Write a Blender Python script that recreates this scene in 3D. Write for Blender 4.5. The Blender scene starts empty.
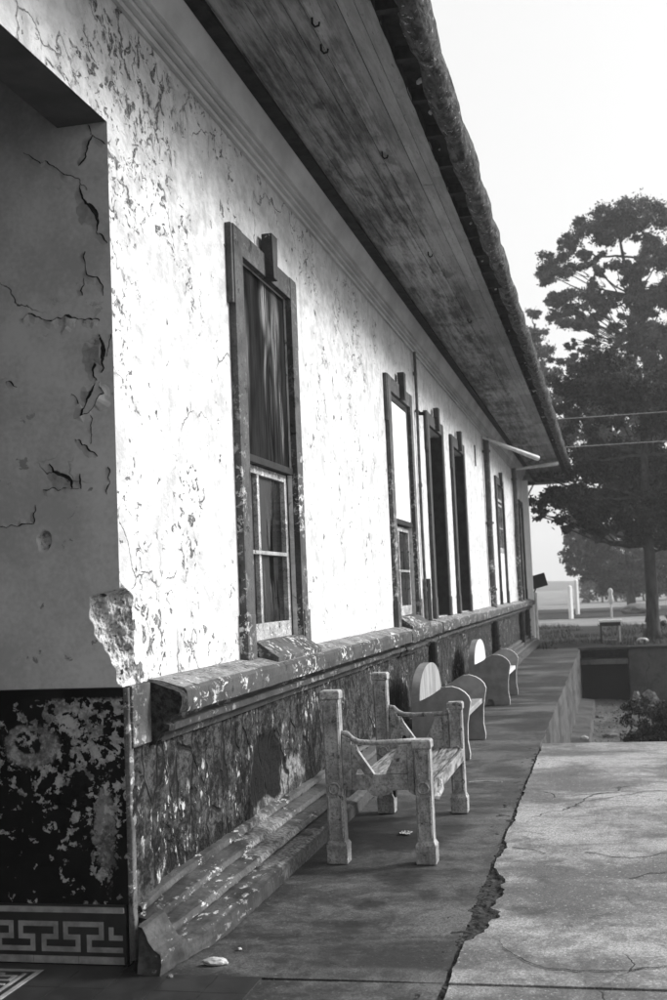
import bpy, bmesh, math, random
from mathutils import Vector, Matrix, noise as mn
random.seed(7)
R = math.radians
scene = bpy.context.scene
COL = scene.collection

# ------------------------------------------------------------------ helpers
def tag(o, label=None, cat=None, group=None, kind=None):
    if label: o['label'] = label
    if cat: o['category'] = cat
    if group: o['group'] = group
    if kind: o['kind'] = kind
    return o

def empty(name, loc=(0, 0, 0), rz=0, **k):
    o = bpy.data.objects.new(name, None); COL.objects.link(o)
    o.location = loc; o.rotation_euler = (0, 0, rz); o.empty_display_size = .2
    return tag(o, **k)

class MB:
    """collects faces; verts are tuples"""
    def __init__(s): s.v = []; s.f = []; s.m = []
    def add(s, vs, fs, mi=0):
        n = len(s.v); s.v += [tuple(p) for p in vs]
        for f in fs: s.f.append([i + n for i in f]); s.m.append(mi)
        return s
    def quad(s, a, b, c, d, mi=0): return s.add([a, b, c, d], [(0, 1, 2, 3)], mi)
    def box(s, x0, x1, y0, y1, z0, z1, mi=0, M=None):
        vs = [Vector((x, y, z)) for x in (x0, x1) for y in (y0, y1) for z in (z0, z1)]
        if M: vs = [M @ v for v in vs]
        return s.add(vs, [(0, 1, 3, 2), (4, 6, 7, 5), (0, 4, 5, 1), (2, 3, 7, 6), (0, 2, 6, 4), (1, 5, 7, 3)], mi)
    def tube(s, pts, r, seg=8, mi=0, cap=True, jit=0):
        pts = [Vector(p) for p in pts]; n = len(pts)
        rr = r if isinstance(r, (list, tuple)) else [r] * n
        rings = []; up = None
        for i, p in enumerate(pts):
            d = (pts[min(i + 1, n - 1)] - pts[max(i - 1, 0)])
            if d.length < 1e-9: d = Vector((0, 0, 1))
            d.normalize()
            if up is None: up = Vector((0, 0, 1)) if abs(d.z) < .9 else Vector((1, 0, 0))
            a = d.cross(up).normalized(); b = a.cross(d).normalized(); up = b
            rings.append([p + (a * math.cos(t) + b * math.sin(t)) * rr[i] * (1 + jit * (random.random() - .5)) for t in [2 * math.pi * k / seg for k in range(seg)]])
        vs = [v for g in rings for v in g]
        fs = [(i * seg + k, i * seg + (k + 1) % seg, (i + 1) * seg + (k + 1) % seg, (i + 1) * seg + k) for i in range(n - 1) for k in range(seg)]
        if cap: fs += [tuple(range(seg))[::-1], tuple((n - 1) * seg + k for k in range(seg))]
        return s.add(vs, fs, mi)
    def grid(s, P, nu, nv, mi=0):
        """P(i,j)->point, i in 0..nu, j in 0..nv ; mi int or callable"""
        vs = [P(i, j) for i in range(nu + 1) for j in range(nv + 1)]
        n = len(s.v); s.v += [tuple(p) for p in vs]; w = nv + 1
        for i in range(nu):
            for j in range(nv):
                a = n + i * w + j; s.f.append([a, a + w, a + w + 1, a + 1]); s.m.append(mi(i, j) if callable(mi) else mi)
        return s
    def prism_y(s, prof, y0, y1, mi=0, ny=1, jit=0, capo=True):
        """extrude an (x,z) profile along y"""
        k = len(prof); vs = []
        for i in range(ny + 1):
            y = y0 + (y1 - y0) * i / ny
            for (x, z) in prof:
                if jit:
                    q = Vector((x * 9, y * 4, z * 9)); q2 = Vector((x * 30, y * 14, z * 30))
                    dx = (mn.noise(q) + .5 * mn.noise(q2)) * jit; dz = (mn.noise(q + Vector((7, 3, 1))) + .5 * mn.noise(q2 + Vector((5, 5, 5)))) * jit
                    vs.append((x + dx, y, z + dz))
                else: vs.append((x, y, z))
        fs = [(i * k + j, i * k + (j + 1) % k, (i + 1) * k + (j + 1) % k, (i + 1) * k + j) for i in range(ny) for j in range(k)]
        if capo: fs += [tuple(range(k)), tuple(ny * k + j for j in range(k))[::-1]]
        return s.add(vs, fs, mi)
    def build(s, name, mats, parent=None, smooth=False, bevel=0, fix=True, loc=None):
        me = bpy.data.meshes.new(name); me.from_pydata(s.v, [], s.f)
        ms = mats if isinstance(mats, (list, tuple)) else [mats]
        for m in ms: me.materials.append(m)
        if len(ms) > 1: me.polygons.foreach_set('material_index', s.m)
        if smooth: me.polygons.foreach_set('use_smooth', [True] * len(me.polygons))
        me.update()
        if fix:
            b = bmesh.new(); b.from_mesh(me); bmesh.ops.recalc_face_normals(b, faces=b.faces); b.to_mesh(me); b.free()
        o = bpy.data.objects.new(name, me); COL.objects.link(o)
        if parent: o.parent = parent
        if loc: o.location = loc
        if bevel:
            md = o.modifiers.new('bev', 'BEVEL'); md.width = bevel; md.segments = 2; md.limit_method = 'ANGLE'; md.angle_limit = R(40)
        return o

def fb(p, sc=1., o=4):
    v = 0; a = 1.
    for i in range(o):
        v += a * mn.noise(Vector(p) * sc * (2 ** i)); a *= .5
    return v
def sm(a, b, x):
    t = max(0., min(1., (x - a) / (b - a))) if a != b else 0.
    return t * t * (3 - 2 * t)

# ------------------------------------------------------------------ materials
class NT:
    def __init__(s, name, rough=.85, spec=.14):
        s.m = bpy.data.materials.new(name); s.m.use_nodes = True; s.t = s.m.node_tree
        s.b = s.t.nodes['Principled BSDF']; s.b.inputs['Roughness'].default_value = rough
        s.b.inputs['Specular IOR Level'].default_value = spec
        tc = s.t.nodes.new('ShaderNodeTexCoord'); s.P = tc.outputs['Object']
        sp = s.t.nodes.new('ShaderNodeSeparateXYZ'); s.L(s.P, sp.inputs[0]); s.X, s.Y, s.Z = sp.outputs
    def L(s, a, b): s.t.links.new(a, b)
    def put(s, inp, v):
        if isinstance(v, (int, float)):
            try: inp.default_value = v
            except Exception: inp.default_value = (v,) * len(inp.default_value)
        elif isinstance(v, tuple): inp.default_value = v
        else: s.L(v, inp)
    def map(s, sc=(1, 1, 1), rot=(0, 0, 0), v=None, loc=(0, 0, 0)):
        n = s.t.nodes.new('ShaderNodeMapping'); s.L(v or s.P, n.inputs[0]); n.inputs['Scale'].default_value = sc
        n.inputs['Rotation'].default_value = rot; n.inputs['Location'].default_value = loc; return n.outputs[0]
    def noise(s, scale=5, det=5, rough=.55, dist=0, v=None, sc=None, loc=(0, 0, 0)):
        n = s.t.nodes.new('ShaderNodeTexNoise')
        if sc or loc != (0, 0, 0): v = s.map(sc or (1, 1, 1), v=v, loc=loc)
        s.L(v or s.P, n.inputs['Vector']); n.inputs['Scale'].default_value = scale; n.inputs['Detail'].default_value = det
        n.inputs['Roughness'].default_value = rough; n.inputs['Distortion'].default_value = dist; return n.outputs[0]
    def warp(s, amt=.1, scale=3, v=None, det=3):
        n = s.t.nodes.new('ShaderNodeTexNoise'); s.L(v or s.P, n.inputs['Vector']); n.inputs['Scale'].default_value = scale; n.inputs['Detail'].default_value = det
        a = s.t.nodes.new('ShaderNodeVectorMath'); a.operation = 'SUBTRACT'; s.L(n.outputs['Color'], a.inputs[0]); a.inputs[1].default_value = (.5, .5, .5)
        b = s.t.nodes.new('ShaderNodeVectorMath'); b.operation = 'SCALE'; s.L(a.outputs[0], b.inputs[0]); b.inputs['Scale'].default_value = amt
        c = s.t.nodes.new('ShaderNodeVectorMath'); c.operation = 'ADD'; s.L(v or s.P, c.inputs[0]); s.L(b.outputs[0], c.inputs[1]); return c.outputs[0]
    def vor(s, scale=3, feat='DISTANCE_TO_EDGE', v=None, out=0, rnd=1):
        n = s.t.nodes.new('ShaderNodeTexVoronoi'); n.feature = feat; s.L(v or s.P, n.inputs['Vector']); n.inputs['Scale'].default_value = scale
        n.inputs['Randomness'].default_value = rnd; return n.outputs[out]
    def ma(s, op, a, b=0., c=0.):
        n = s.t.nodes.new('ShaderNodeMath'); n.operation = op; s.put(n.inputs[0], a); s.put(n.inputs[1], b); s.put(n.inputs[2], c); return n.outputs[0]
    def rng(s, v, a, b, c=0., d=1.):
        n = s.t.nodes.new('ShaderNodeMapRange'); n.interpolation_type = 'SMOOTHSTEP'; s.put(n.inputs[0], v)
        for i, x in enumerate((a, b, c, d)): s.put(n.inputs[i + 1], x)
        return n.outputs[0]
    def mix(s, f, a, b):
        n = s.t.nodes.new('ShaderNodeMix'); n.data_type = 'FLOAT'; s.put(n.inputs[0], f); s.put(n.inputs[2], a); s.put(n.inputs[3], b); return n.outputs[0]
    def spot(s, ax, ay, cx, cy, rx, ry, w=.8, ns=None, soft=.5):
        a = s.ma('DIVIDE', s.ma('SUBTRACT', ax, cx), rx); b = s.ma('DIVIDE', s.ma('SUBTRACT', ay, cy), ry)
        d = s.ma('SQRT', s.ma('ADD', s.ma('MULTIPLY', a, a), s.ma('MULTIPLY', b, b)))
        if ns is not None: d = s.ma('ADD', d, s.ma('MULTIPLY', s.ma('SUBTRACT', ns, .5), w * 2))
        return s.rng(d, 1 + soft * .3, 1 - soft * .7)
    def col(s, v):
        n = s.t.nodes.new('ShaderNodeCombineXYZ')
        for i in range(3): s.put(n.inputs[i], v)
        s.L(n.outputs[0], s.b.inputs['Base Color']); return s
    def bump(s, h, st=.5, dist=.01):
        n = s.t.nodes.new('ShaderNodeBump'); n.inputs['Strength'].default_value = st; n.inputs['Distance'].default_value = dist
        s.put(n.inputs['Height'], h); s.L(n.outputs[0], s.b.inputs['Normal']); return s
    def rough(s, v): s.put(s.b.inputs['Roughness'], v); return s

def simple(name, a, b=None, scale=8, rough=.8, bump=.3, sc=None, dist=.004, spec=.14, det=6):
    n = NT(name, rough, spec); f = n.noise(scale, det, .6, sc=sc)
    n.col(n.rng(f, .3, .7, a, b if b is not None else a * 1.4)); n.bump(f, bump, dist); return n.m

# lime-washed wall: white paint with clusters of pits and flakes
def mat_wall():
    n = NT('white_lime_paint', .9, .2)
    cl = n.rng(n.ma('SUBTRACT', n.noise(1.3, 5, .65, .4), n.rng(n.Y, 6.5, 14, 0, .10)), .47, .64)
    st = n.noise(24, 6, .66, .9, sc=(1, .62, .9)); fine = n.noise(60, 4, .6)
    pit = n.ma('MULTIPLY', n.rng(st, .565, .60), n.rng(n.ma('ADD', cl, n.ma('MULTIPLY', fine, .5)), .50, .85))
    near = n.ma('MULTIPLY', n.rng(n.noise(17, 8, .72, .8, sc=(1, .7, .7), loc=(7, 7, 2)), .535, .57), n.rng(n.ma('ADD', n.spot(n.Y, n.Z, 5.05, 1.33, .22, .22, .3, cl, .9), n.ma('MULTIPLY', n.spot(n.Y, n.Z, 5.1, 3.9, .5, .5, .3, cl, .9), .6)), .2, .5))
    pit = n.ma('MAXIMUM', pit, near)
    lone = n.rng(n.noise(14, 4, .6, .4, sc=(1, .7, .8), loc=(3, 9, 1)), .665, .69)
    wv = n.vor(1.6, v=n.warp(.35, 5, det=5)); crack = n.ma('MULTIPLY', n.rng(wv, .012, .002), n.rng(n.noise(1.7, 3, .5, loc=(5, 5, 5)), .52, .6))
    m = n.ma('MAXIMUM', n.ma('MAXIMUM', pit, lone), n.ma('MULTIPLY', crack, .8))
    # eave shade painted into the wall colour beneath the cornice, with broken outline
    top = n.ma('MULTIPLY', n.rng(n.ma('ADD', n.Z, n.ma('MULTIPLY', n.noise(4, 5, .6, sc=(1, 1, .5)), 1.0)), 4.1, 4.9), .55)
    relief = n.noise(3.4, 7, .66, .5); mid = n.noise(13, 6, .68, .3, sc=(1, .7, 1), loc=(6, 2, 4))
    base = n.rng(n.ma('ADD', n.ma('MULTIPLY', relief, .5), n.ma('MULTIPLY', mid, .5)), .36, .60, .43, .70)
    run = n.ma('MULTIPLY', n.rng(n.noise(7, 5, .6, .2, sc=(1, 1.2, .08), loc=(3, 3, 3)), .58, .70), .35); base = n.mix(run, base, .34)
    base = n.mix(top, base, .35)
    n.col(n.mix(m, base, n.rng(fine, .35, .65, .04, .24))); n.bump(n.ma('ADD', n.ma('MULTIPLY', m, -1.), n.ma('ADD', n.ma('MULTIPLY', fine, .25), n.ma('ADD', n.ma('MULTIPLY', relief, 1.6), n.ma('MULTIPLY', mid, .9)))), .9, .010); return n.m

def mat_jamb():
    n = NT('aged_cream_paint', .75, .3)
    a = n.noise(3, 6, .6); b = n.noise(45, 4, .6)
    fl = n.rng(n.noise(7, 6, .62, .5, loc=(2, 1, 7)), .64, .67); lowz = n.rng(n.Z, 3.1, 1.6, .3, 1.)
    fl = n.ma('MULTIPLY', fl, lowz)
    c = n.mix(fl, n.rng(n.ma('ADD', n.ma('MULTIPLY', a, .7), n.ma('MULTIPLY', b, .3)), .36, .64, .42, .60), .24)
    wv = n.vor(1.1, v=n.warp(.5, 3, det=5)); cr = n.ma('MULTIPLY', n.rng(wv, .006, .001), n.rng(n.noise(1.5, 2, .5, loc=(1, 3, 2)), .5, .6))
    n.col(n.mix(cr, c, .06)); n.bump(n.ma('ADD', n.ma('MULTIPLY', b, .12), n.ma('ADD', n.ma('MULTIPLY', fl, -1.), n.ma('MULTIPLY', cr, -1.))), .55, .004); return n.m

def mat_masonry():
    n = NT('exposed_masonry', .95, .1); a = n.noise(14, 8, .7, .4); b = n.noise(70, 5, .7)
    c = n.rng(n.ma('ADD', n.ma('MULTIPLY', a, .6), n.ma('MULTIPLY', b, .4)), .38, .58, .14, .66); h = n.rng(n.noise(22, 3, .5, loc=(4, 4, 4)), .63, .68)
    n.col(n.mix(h, c, .05)); n.bump(n.ma('ADD', n.ma('ADD', a, n.ma('MULTIPLY', b, .4)), n.ma('MULTIPLY', h, -.6)), 1., .02); return n.m

def mat_blackdado():
    n = NT('flaking_black_dado_paint', .6, .12)
    v = n.warp(.05, 14); a = n.noise(21, 5, .62, .1, v=v); b = n.noise(3.1, 3, .5, loc=(1.3, 2, .4)); big = n.noise(7, 5, .6, .3, loc=(7, 3, 1))
    right = n.rng(n.X, -2.75, -2.05, 0, .11); top = n.rng(n.Z, .35, .95, -.05, .035)
    m = n.rng(n.ma('ADD', n.ma('ADD', n.ma('ADD', a, n.ma('MULTIPLY', n.ma('SUBTRACT', b, .5), .25)), right), top), .625, .634)
    band = n.rng(n.Z, 1.07, 1.09, 1, 0); m = n.ma('MULTIPLY', m, n.rng(n.ma('ADD', n.Z, n.ma('MULTIPLY', a, .08)), 1.15, 1.13))
    m2 = n.ma('MULTIPLY', n.spot(n.X, n.Z, -2.44, .90, .13, .09, .5, a, .2), n.ma('SUBTRACT', 1., n.spot(n.X, n.Z, -2.45, .92, .07, .05, .5, a, .2))); m3 = n.ma('MULTIPLY', n.spot(n.X, n.Z, -2.11, .54, .05, .2, 1.3, a, .2), .7)
    m = n.ma('MAXIMUM', m, n.ma('MULTIPLY', n.ma('MAXIMUM', m2, m3), .8))
    fine = n.noise(50, 5, .7)
    lt = n.rng(n.ma('ADD', n.ma('MULTIPLY', fine, .5), n.ma('MULTIPLY', n.noise(9, 4, .6, loc=(5, 5, 5)), .5)), .38, .60, .13, .46)
    n.col(n.mix(m, n.rng(big, .35, .7, .003, .011), lt)); n.bump(n.ma('ADD', n.ma('MULTIPLY', m, -1.), n.ma('MULTIPLY', fine, .25)), .7, .005)
    n.rough(n.mix(m, .6, .9)); return n.m

def mat_dado():
    n = NT('weathered_rendered_dado', .85, .15)
    v = n.warp(.10, 4, det=5)
    a = n.noise(6, 7, .68, .3); b = n.noise(38, 6, .72, .3, sc=(1, .6, .9)); f = n.noise(110, 3, .6)
    base = n.rng(n.ma('ADD', a, n.ma('MULTIPLY', n.ma('SUBTRACT', b, .5), 1.1)), .38, .68, .005, .072)
    grit = n.rng(n.noise(55, 6, .75, .3, loc=(1, 5, 1)), .54, .60); base = n.mix(n.ma('MULTIPLY', grit, .7), base, .012)
    e = n.vor(1., v=n.map((1, 5.2, 1.7), v=v)); joint = n.ma('MULTIPLY', n.rng(e, .03, .008), n.rng(n.noise(3, 3, .5, loc=(3, 1, 2)), .40, .46))
    # flakes of pale limewash that ran down
    w = n.noise(24, 7, .68, .3, sc=(1, .8, .5)); wc = n.rng(n.noise(2.6, 3, .5, loc=(9, 2, 2)), .50, .62)
    white = n.ma('MULTIPLY', n.rng(w, .565, .61), wc)
    c = n.mix(white, base, .50)
    patch = n.spot(n.Y, n.Z, 6.82, .46, .36, .25, .35, n.noise(5, 3, .5), .15)
    c = n.mix(patch, c, n.rng(b, .3, .7, .003, .009))
    cem = n.ma('MAXIMUM', n.spot(n.Y, n.Z, 6.75, .20, .45, .13, .7, n.noise(7, 5, .6), .2), n.spot(n.Y, n.Z, 7.35, .33, .30, .17, .7, n.noise(8, 5, .6), .2))
    c = n.mix(cem, c, n.rng(b, .35, .65, .08, .30))
    hole = n.ma('MAXIMUM', n.rng(n.noise(5.5, 5, .6, .3, loc=(2, 8, 5)), .62, .66), n.ma('MULTIPLY', n.rng(n.ma('ADD', n.Z, n.ma('MULTIPLY', a, .5)), .62, .52), n.rng(n.noise(3, 6, .7, .5, loc=(9, 8, 5)), .45, .52)))
    c = n.mix(n.ma('MULTIPLY', hole, .8), c, .012); c = n.mix(n.ma('MULTIPLY', joint, n.ma('SUBTRACT', 1., patch)), c, .01)
    h = n.ma('ADD', n.ma('ADD', n.ma('MULTIPLY', a, .8), n.ma('MULTIPLY', b, .7)), n.ma('ADD', n.ma('MULTIPLY', joint, -.8), n.ma('MULTIPLY', n.ma('MAXIMUM', patch, hole), -.8)))
    n.col(c); n.bump(h, 1., .02); return n.m

def mat_ledge(name='worn_ledge_paint', lo=.055, hi=.15, wl=.60, wh=.66, ws=22, mode=None):
    n = NT(name, .8, .3)
    a = n.noise(5, 6, .6); b = n.noise(45, 5, .65); w = n.noise(ws, 7, .70, .4, sc=(1, .6, 1)); wc = n.rng(n.noise(2.4, 4, .6, loc=(4, 4, 1)), .42, .6)
    white = n.ma('MULTIPLY', n.rng(w, wl - .06, wh - .06), wc)
    dark = n.rng(n.noise(13, 6, .65, loc=(8, 3, 3)), .60, .66)
    pc = n.rng(a, .3, .7, lo, hi)
    if mode == 'casing': white = n.ma('MULTIPLY', white, n.rng(n.ma('ADD', n.Z, n.ma('MULTIPLY', a, 1.2)), 3.4, 2.5, .12, 1.))
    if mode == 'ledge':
        pc = n.mix(n.rng(n.X, -1.852, -1.868), n.rng(a, .3, .7, .035, .075), n.rng(n.ma('ADD', n.ma('MULTIPLY', a, .5), n.ma('MULTIPLY', b, .5)), .36, .62, .08, .30))  # top painted lighter, front darker: fall of light put into the colour
        low = n.rng(n.Z, 1.004, .99); pc = n.mix(low, pc, n.rng(a, .3, .7, .02, .05)); white = n.ma('MULTIPLY', white, n.mix(low, 1., .35))  # shade under the moulding painted in
    c = n.mix(white, pc, .72); c = n.mix(dark, c, .02); c = n.mix(n.rng(n.noise(70, 5, .7), .5, .62, 0, .55), c, .03)
    n.col(c); n.bump(n.ma('ADD', n.ma('ADD', n.ma('MULTIPLY', white, -.5), n.ma('MULTIPLY', dark, -.7)), n.ma('MULTIPLY', b, .5)), .8, .006); return n.m

def mat_plinth():
    n = NT('moulded_plinth_render', .8, .35)
    a = n.noise(4, 6, .6); b = n.noise(45, 5, .65); st = n.noise(9, 6, .65, sc=(1, .16, 1)); w = n.noise(24, 6, .66, sc=(1, .45, 1.4))
    c = n.rng(n.ma('ADD', n.ma('MULTIPLY', a, .5), n.ma('MULTIPLY', st, .5)), .38, .62, .008, .085)
    c = n.mix(n.rng(n.noise(50, 6, .75), .5, .6, 0, .6), c, .02)
    c = n.mix(n.ma('MULTIPLY', n.rng(w, .565, .60), n.rng(n.noise(2.6, 5, .7, .5, loc=(2, 6, 1)), .47, .56)), c, n.rng(b, .35, .6, .1, .5))
    cem = n.ma('MAXIMUM', n.spot(n.Y, n.Z, 6.55, .10, .45, .2, .8, n.noise(7, 5, .6), .2), n.spot(n.Y, n.Z, 7.0, .0, .3, .1, .6, n.noise(7, 5, .6), .2))
    c = n.mix(cem, c, n.rng(b, .35, .65, .07, .30)); far = n.rng(n.ma('ADD', n.Y, n.ma('MULTIPLY', a, 2.)), 7.9, 8.5)
    c = n.mix(far, c, n.rng(b, .3, .7, .05, .10))
    fr = n.rng(n.X, -1.765, -1.752); c = n.mix(n.ma('MULTIPLY', fr, .6), c, .015)  # vertical front painted darker than the slopes, as shading
    n.col(c); n.bump(n.ma('ADD', n.ma('MULTIPLY', b, .35), a), .6, .006); return n.m

def mat_conc(name, lo, hi, stains=(), xs=0.0, tile=False, bands=None):
    n = NT(name, .8, .4)
    a = n.noise(.9, 7, .62, .2); b = n.noise(12, 7, .7); f = n.noise(120, 3, .7); st = n.noise(2.2, 6, .6, sc=(.45, 1.8, 1))
    t = n.ma('ADD', n.ma('MULTIPLY', a, .5), n.ma('ADD', n.ma('MULTIPLY', b, .25), n.ma('MULTIPLY', st, .25)))
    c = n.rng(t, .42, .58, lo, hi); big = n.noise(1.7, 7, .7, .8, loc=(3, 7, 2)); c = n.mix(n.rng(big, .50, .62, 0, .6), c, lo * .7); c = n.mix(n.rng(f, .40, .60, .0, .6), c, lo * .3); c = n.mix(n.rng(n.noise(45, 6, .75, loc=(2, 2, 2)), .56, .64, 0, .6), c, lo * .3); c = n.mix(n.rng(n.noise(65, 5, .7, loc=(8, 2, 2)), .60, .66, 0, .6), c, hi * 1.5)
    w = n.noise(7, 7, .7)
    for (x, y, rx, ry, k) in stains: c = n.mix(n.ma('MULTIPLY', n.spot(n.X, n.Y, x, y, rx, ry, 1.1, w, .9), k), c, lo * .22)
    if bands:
        bd = n.rng(n.noise(1.1, 5, .6, .2, sc=(.35, 1., 1), loc=(4, 2, 0)), .46, .54)  # tree shade painted as dark bands across the far walkway
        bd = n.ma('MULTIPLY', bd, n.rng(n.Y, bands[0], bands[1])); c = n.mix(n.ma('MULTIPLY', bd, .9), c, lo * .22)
    wv = n.vor(.55, v=n.warp(.55, 1.7, det=7)); cr = n.ma('MULTIPLY', n.rng(wv, .005, .001), n.rng(n.noise(.8, 2, .5, loc=(1, 3, 2)), .58, .64))
    dk = n.rng(n.noise(3.6, 7, .74, .6, loc=(6, 1, 0)), .59, .66); c = n.mix(n.ma('MULTIPLY', dk, .6), c, lo * .4)
    c = n.mix(cr, c, .015)
    n.col(c); n.bump(n.ma('ADD', n.ma('ADD', n.ma('MULTIPLY', b, .5), n.ma('MULTIPLY', f, .18)), n.ma('ADD', n.ma('MULTIPLY', cr, -.5), n.ma('MULTIPLY', dk, -.2))), .7, .008)
    n.rough(n.rng(t, .4, .6, .55, .85)); return n.m

def mat_bench():
    n = NT('weathered_bench_paint', .55, .45)
    a = n.noise(5, 5, .6); b = n.noise(30, 6, .7, sc=(1, 1, .5)); chip = n.rng(n.noise(16, 7, .7, .3), .60, .65); wear = n.rng(n.noise(11, 6, .7, loc=(5, 1, 1)), .62, .68)
    c = n.rng(n.ma('ADD', n.ma('MULTIPLY', a, .5), n.ma('MULTIPLY', b, .5)), .38, .62, .17, .40)
    c = n.mix(n.rng(n.noise(70, 5, .7), .5, .6, 0, .5), c, .03)
    c = n.mix(chip, c, .055); c = n.mix(wear, c, .62)
    n.col(c); n.bump(n.ma('ADD', n.ma('MULTIPLY', b, .5), n.ma('MULTIPLY', chip, -.6)), .6, .003); return n.m

def mat_board():
    n = NT('weathered_plywood', .9, .03)
    # cathedral grain: stretched rings round an off-centre axis
    wy = n.ma('MULTIPLY', n.ma('SUBTRACT', n.noise(1.6, 4, .55, sc=(1, .5, 1)), .5), .16)
    s = n.ma('ADD', n.ma('MULTIPLY', n.noise(50, 6, .66, sc=(1, 1.4, .035)), .75), n.ma('MULTIPLY', n.noise(9, 4, .6, .4, sc=(1, 1.4, .3)), .25)); big = n.noise(3.4, 4, .6, sc=(1, 1.6, .35), loc=(1.5, .7, .2)); fine = n.noise(90, 4, .6, sc=(1, 1, .06))
    yy = n.ma('ADD', n.Y, wy)
    ey = n.ma('DIVIDE', n.ma('SUBTRACT', yy, 7.33), .13); ez = n.ma('DIVIDE', n.ma('SUBTRACT', n.Z, 2.83), .36)
    up = n.ma('MAXIMUM', ez, n.ma('MULTIPLY', ez, -.28))
    r = n.ma('SQRT', n.ma('ADD', n.ma('MULTIPLY', ey, ey), n.ma('MULTIPLY', up, up)))
    ring = n.rng(n.ma('ABSOLUTE', n.ma('SUBTRACT', r, n.ma('ADD', .80, n.ma('MULTIPLY', big, .35)))), .34, .0); ring = n.ma('MULTIPLY', ring, n.rng(n.Z, 2.55, 3.0))
    rings = n.ma('ADD', n.ma('MULTIPLY', n.ma('SINE', n.ma('MULTIPLY', r, 15.)), .5), .5)
    c = n.rng(n.ma('ADD', n.ma('MULTIPLY', s, .5), n.ma('MULTIPLY', big, .5)), .40, .62, .002, .028)
    c = n.mix(n.ma('MULTIPLY', n.ma('MULTIPLY', rings, n.rng(r, 2.2, .3)), .45), c, n.rng(s, .40, .60, .008, .11))
    def add(cv, k, v): return n.mix(n.ma('MULTIPLY', cv, k), c, v)
    c = add(ring, n.rng(s, .42, .58, .15, 1.), .22)
    lt = n.rng(s, .42, .58, .02, .42)
    c = add(n.spot(yy, n.Z, 7.20, 3.34, .10, .19, .7, s, .9), .85, lt)
    c = add(n.spot(yy, n.Z, 7.46, 3.22, .11, .30, .7, s, .9), .8, lt)
    c = add(n.spot(yy, n.Z, 7.56, 2.70, .04, .30, .6, s, .8), .75, lt)
    c = add(n.spot(yy, n.Z, 6.80, 2.9, .06, .40, .6, s, .9), .35, lt)
    c = n.mix(n.rng(fine, .35, .6, .5, 0.), c, .004); w = ring
    seam = n.rng(n.ma('ABSOLUTE', n.ma('SUBTRACT', n.Y, 7.02)), .006, .002); seam = n.ma('MULTIPLY', seam, n.rng(n.Z, 2.75, 2.7)); c = n.mix(seam, c, .004)
    n.col(c); n.bump(n.ma('ADD', n.ma('MULTIPLY', s, .5), n.ma('MULTIPLY', w, .2)), .4, .003); return n.m

def mat_soffit():
    n = NT('sooted_soffit_boards', .8, .15)
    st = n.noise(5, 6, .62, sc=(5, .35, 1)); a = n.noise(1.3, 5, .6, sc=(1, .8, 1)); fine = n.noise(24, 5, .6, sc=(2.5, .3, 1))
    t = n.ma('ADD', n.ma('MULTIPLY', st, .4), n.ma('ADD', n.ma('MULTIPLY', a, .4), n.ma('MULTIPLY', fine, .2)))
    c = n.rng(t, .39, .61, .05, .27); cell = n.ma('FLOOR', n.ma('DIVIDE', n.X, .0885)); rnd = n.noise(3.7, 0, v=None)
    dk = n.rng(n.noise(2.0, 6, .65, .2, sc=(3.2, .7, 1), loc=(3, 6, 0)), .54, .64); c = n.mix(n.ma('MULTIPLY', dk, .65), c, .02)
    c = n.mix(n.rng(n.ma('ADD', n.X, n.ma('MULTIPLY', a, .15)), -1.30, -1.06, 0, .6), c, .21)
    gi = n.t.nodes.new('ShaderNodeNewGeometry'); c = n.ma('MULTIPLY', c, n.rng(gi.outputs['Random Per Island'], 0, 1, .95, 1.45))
    c = n.mix(n.rng(fine, .60, .68, 0, .5), c, .012)
    n.col(c); n.bump(n.ma('ADD', st, fine), .4, .004); return n.m

def mat_tile():
    n = NT('mossy_clay_roof_tile', .85, .15)
    w = n.noise(18, 6, .65, .3, v=n.map((1.2, .5, 1.2), rot=(.4, .5, .3))); l = n.rng(n.noise(26, 6, .7, loc=(2, 4, 1)), .60, .66); a = n.noise(4, 5, .6)
    c = n.rng(w, .38, .62, .012, .12); c = n.mix(n.ma('MULTIPLY', n.rng(a, .4, .6), .5), c, .05); c = n.mix(l, c, .45)
    n.col(c); n.bump(w, 1., .03); return n.m

def mat_foliage(name, a, b):
    n = NT(name, .7, .2); f = n.noise(1.1, 3, .6); g = n.noise(9, 2, .5)
    n.col(n.rng(n.ma('ADD', n.ma('MULTIPLY', f, .6), n.ma('MULTIPLY', g, .4)), .35, .65, a, b))
    n.b.inputs['Subsurface Weight'].default_value = 0; return n.m

def mat_ground(name, lo, hi, sc=3, leaf=0.):
    n = NT(name, .95, .15); a = n.noise(sc * .15, 6, .6); b = n.noise(sc * 3, 6, .7); 
    c = n.rng(n.ma('ADD', n.ma('MULTIPLY', a, .5), n.ma('MULTIPLY', b, .5)), .38, .62, lo, hi)
    if leaf: c = n.mix(n.rng(n.noise(14, 4, .7), .62, .66), c, leaf)
    n.col(c); n.bump(b, 1., .03); return n.m

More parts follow.
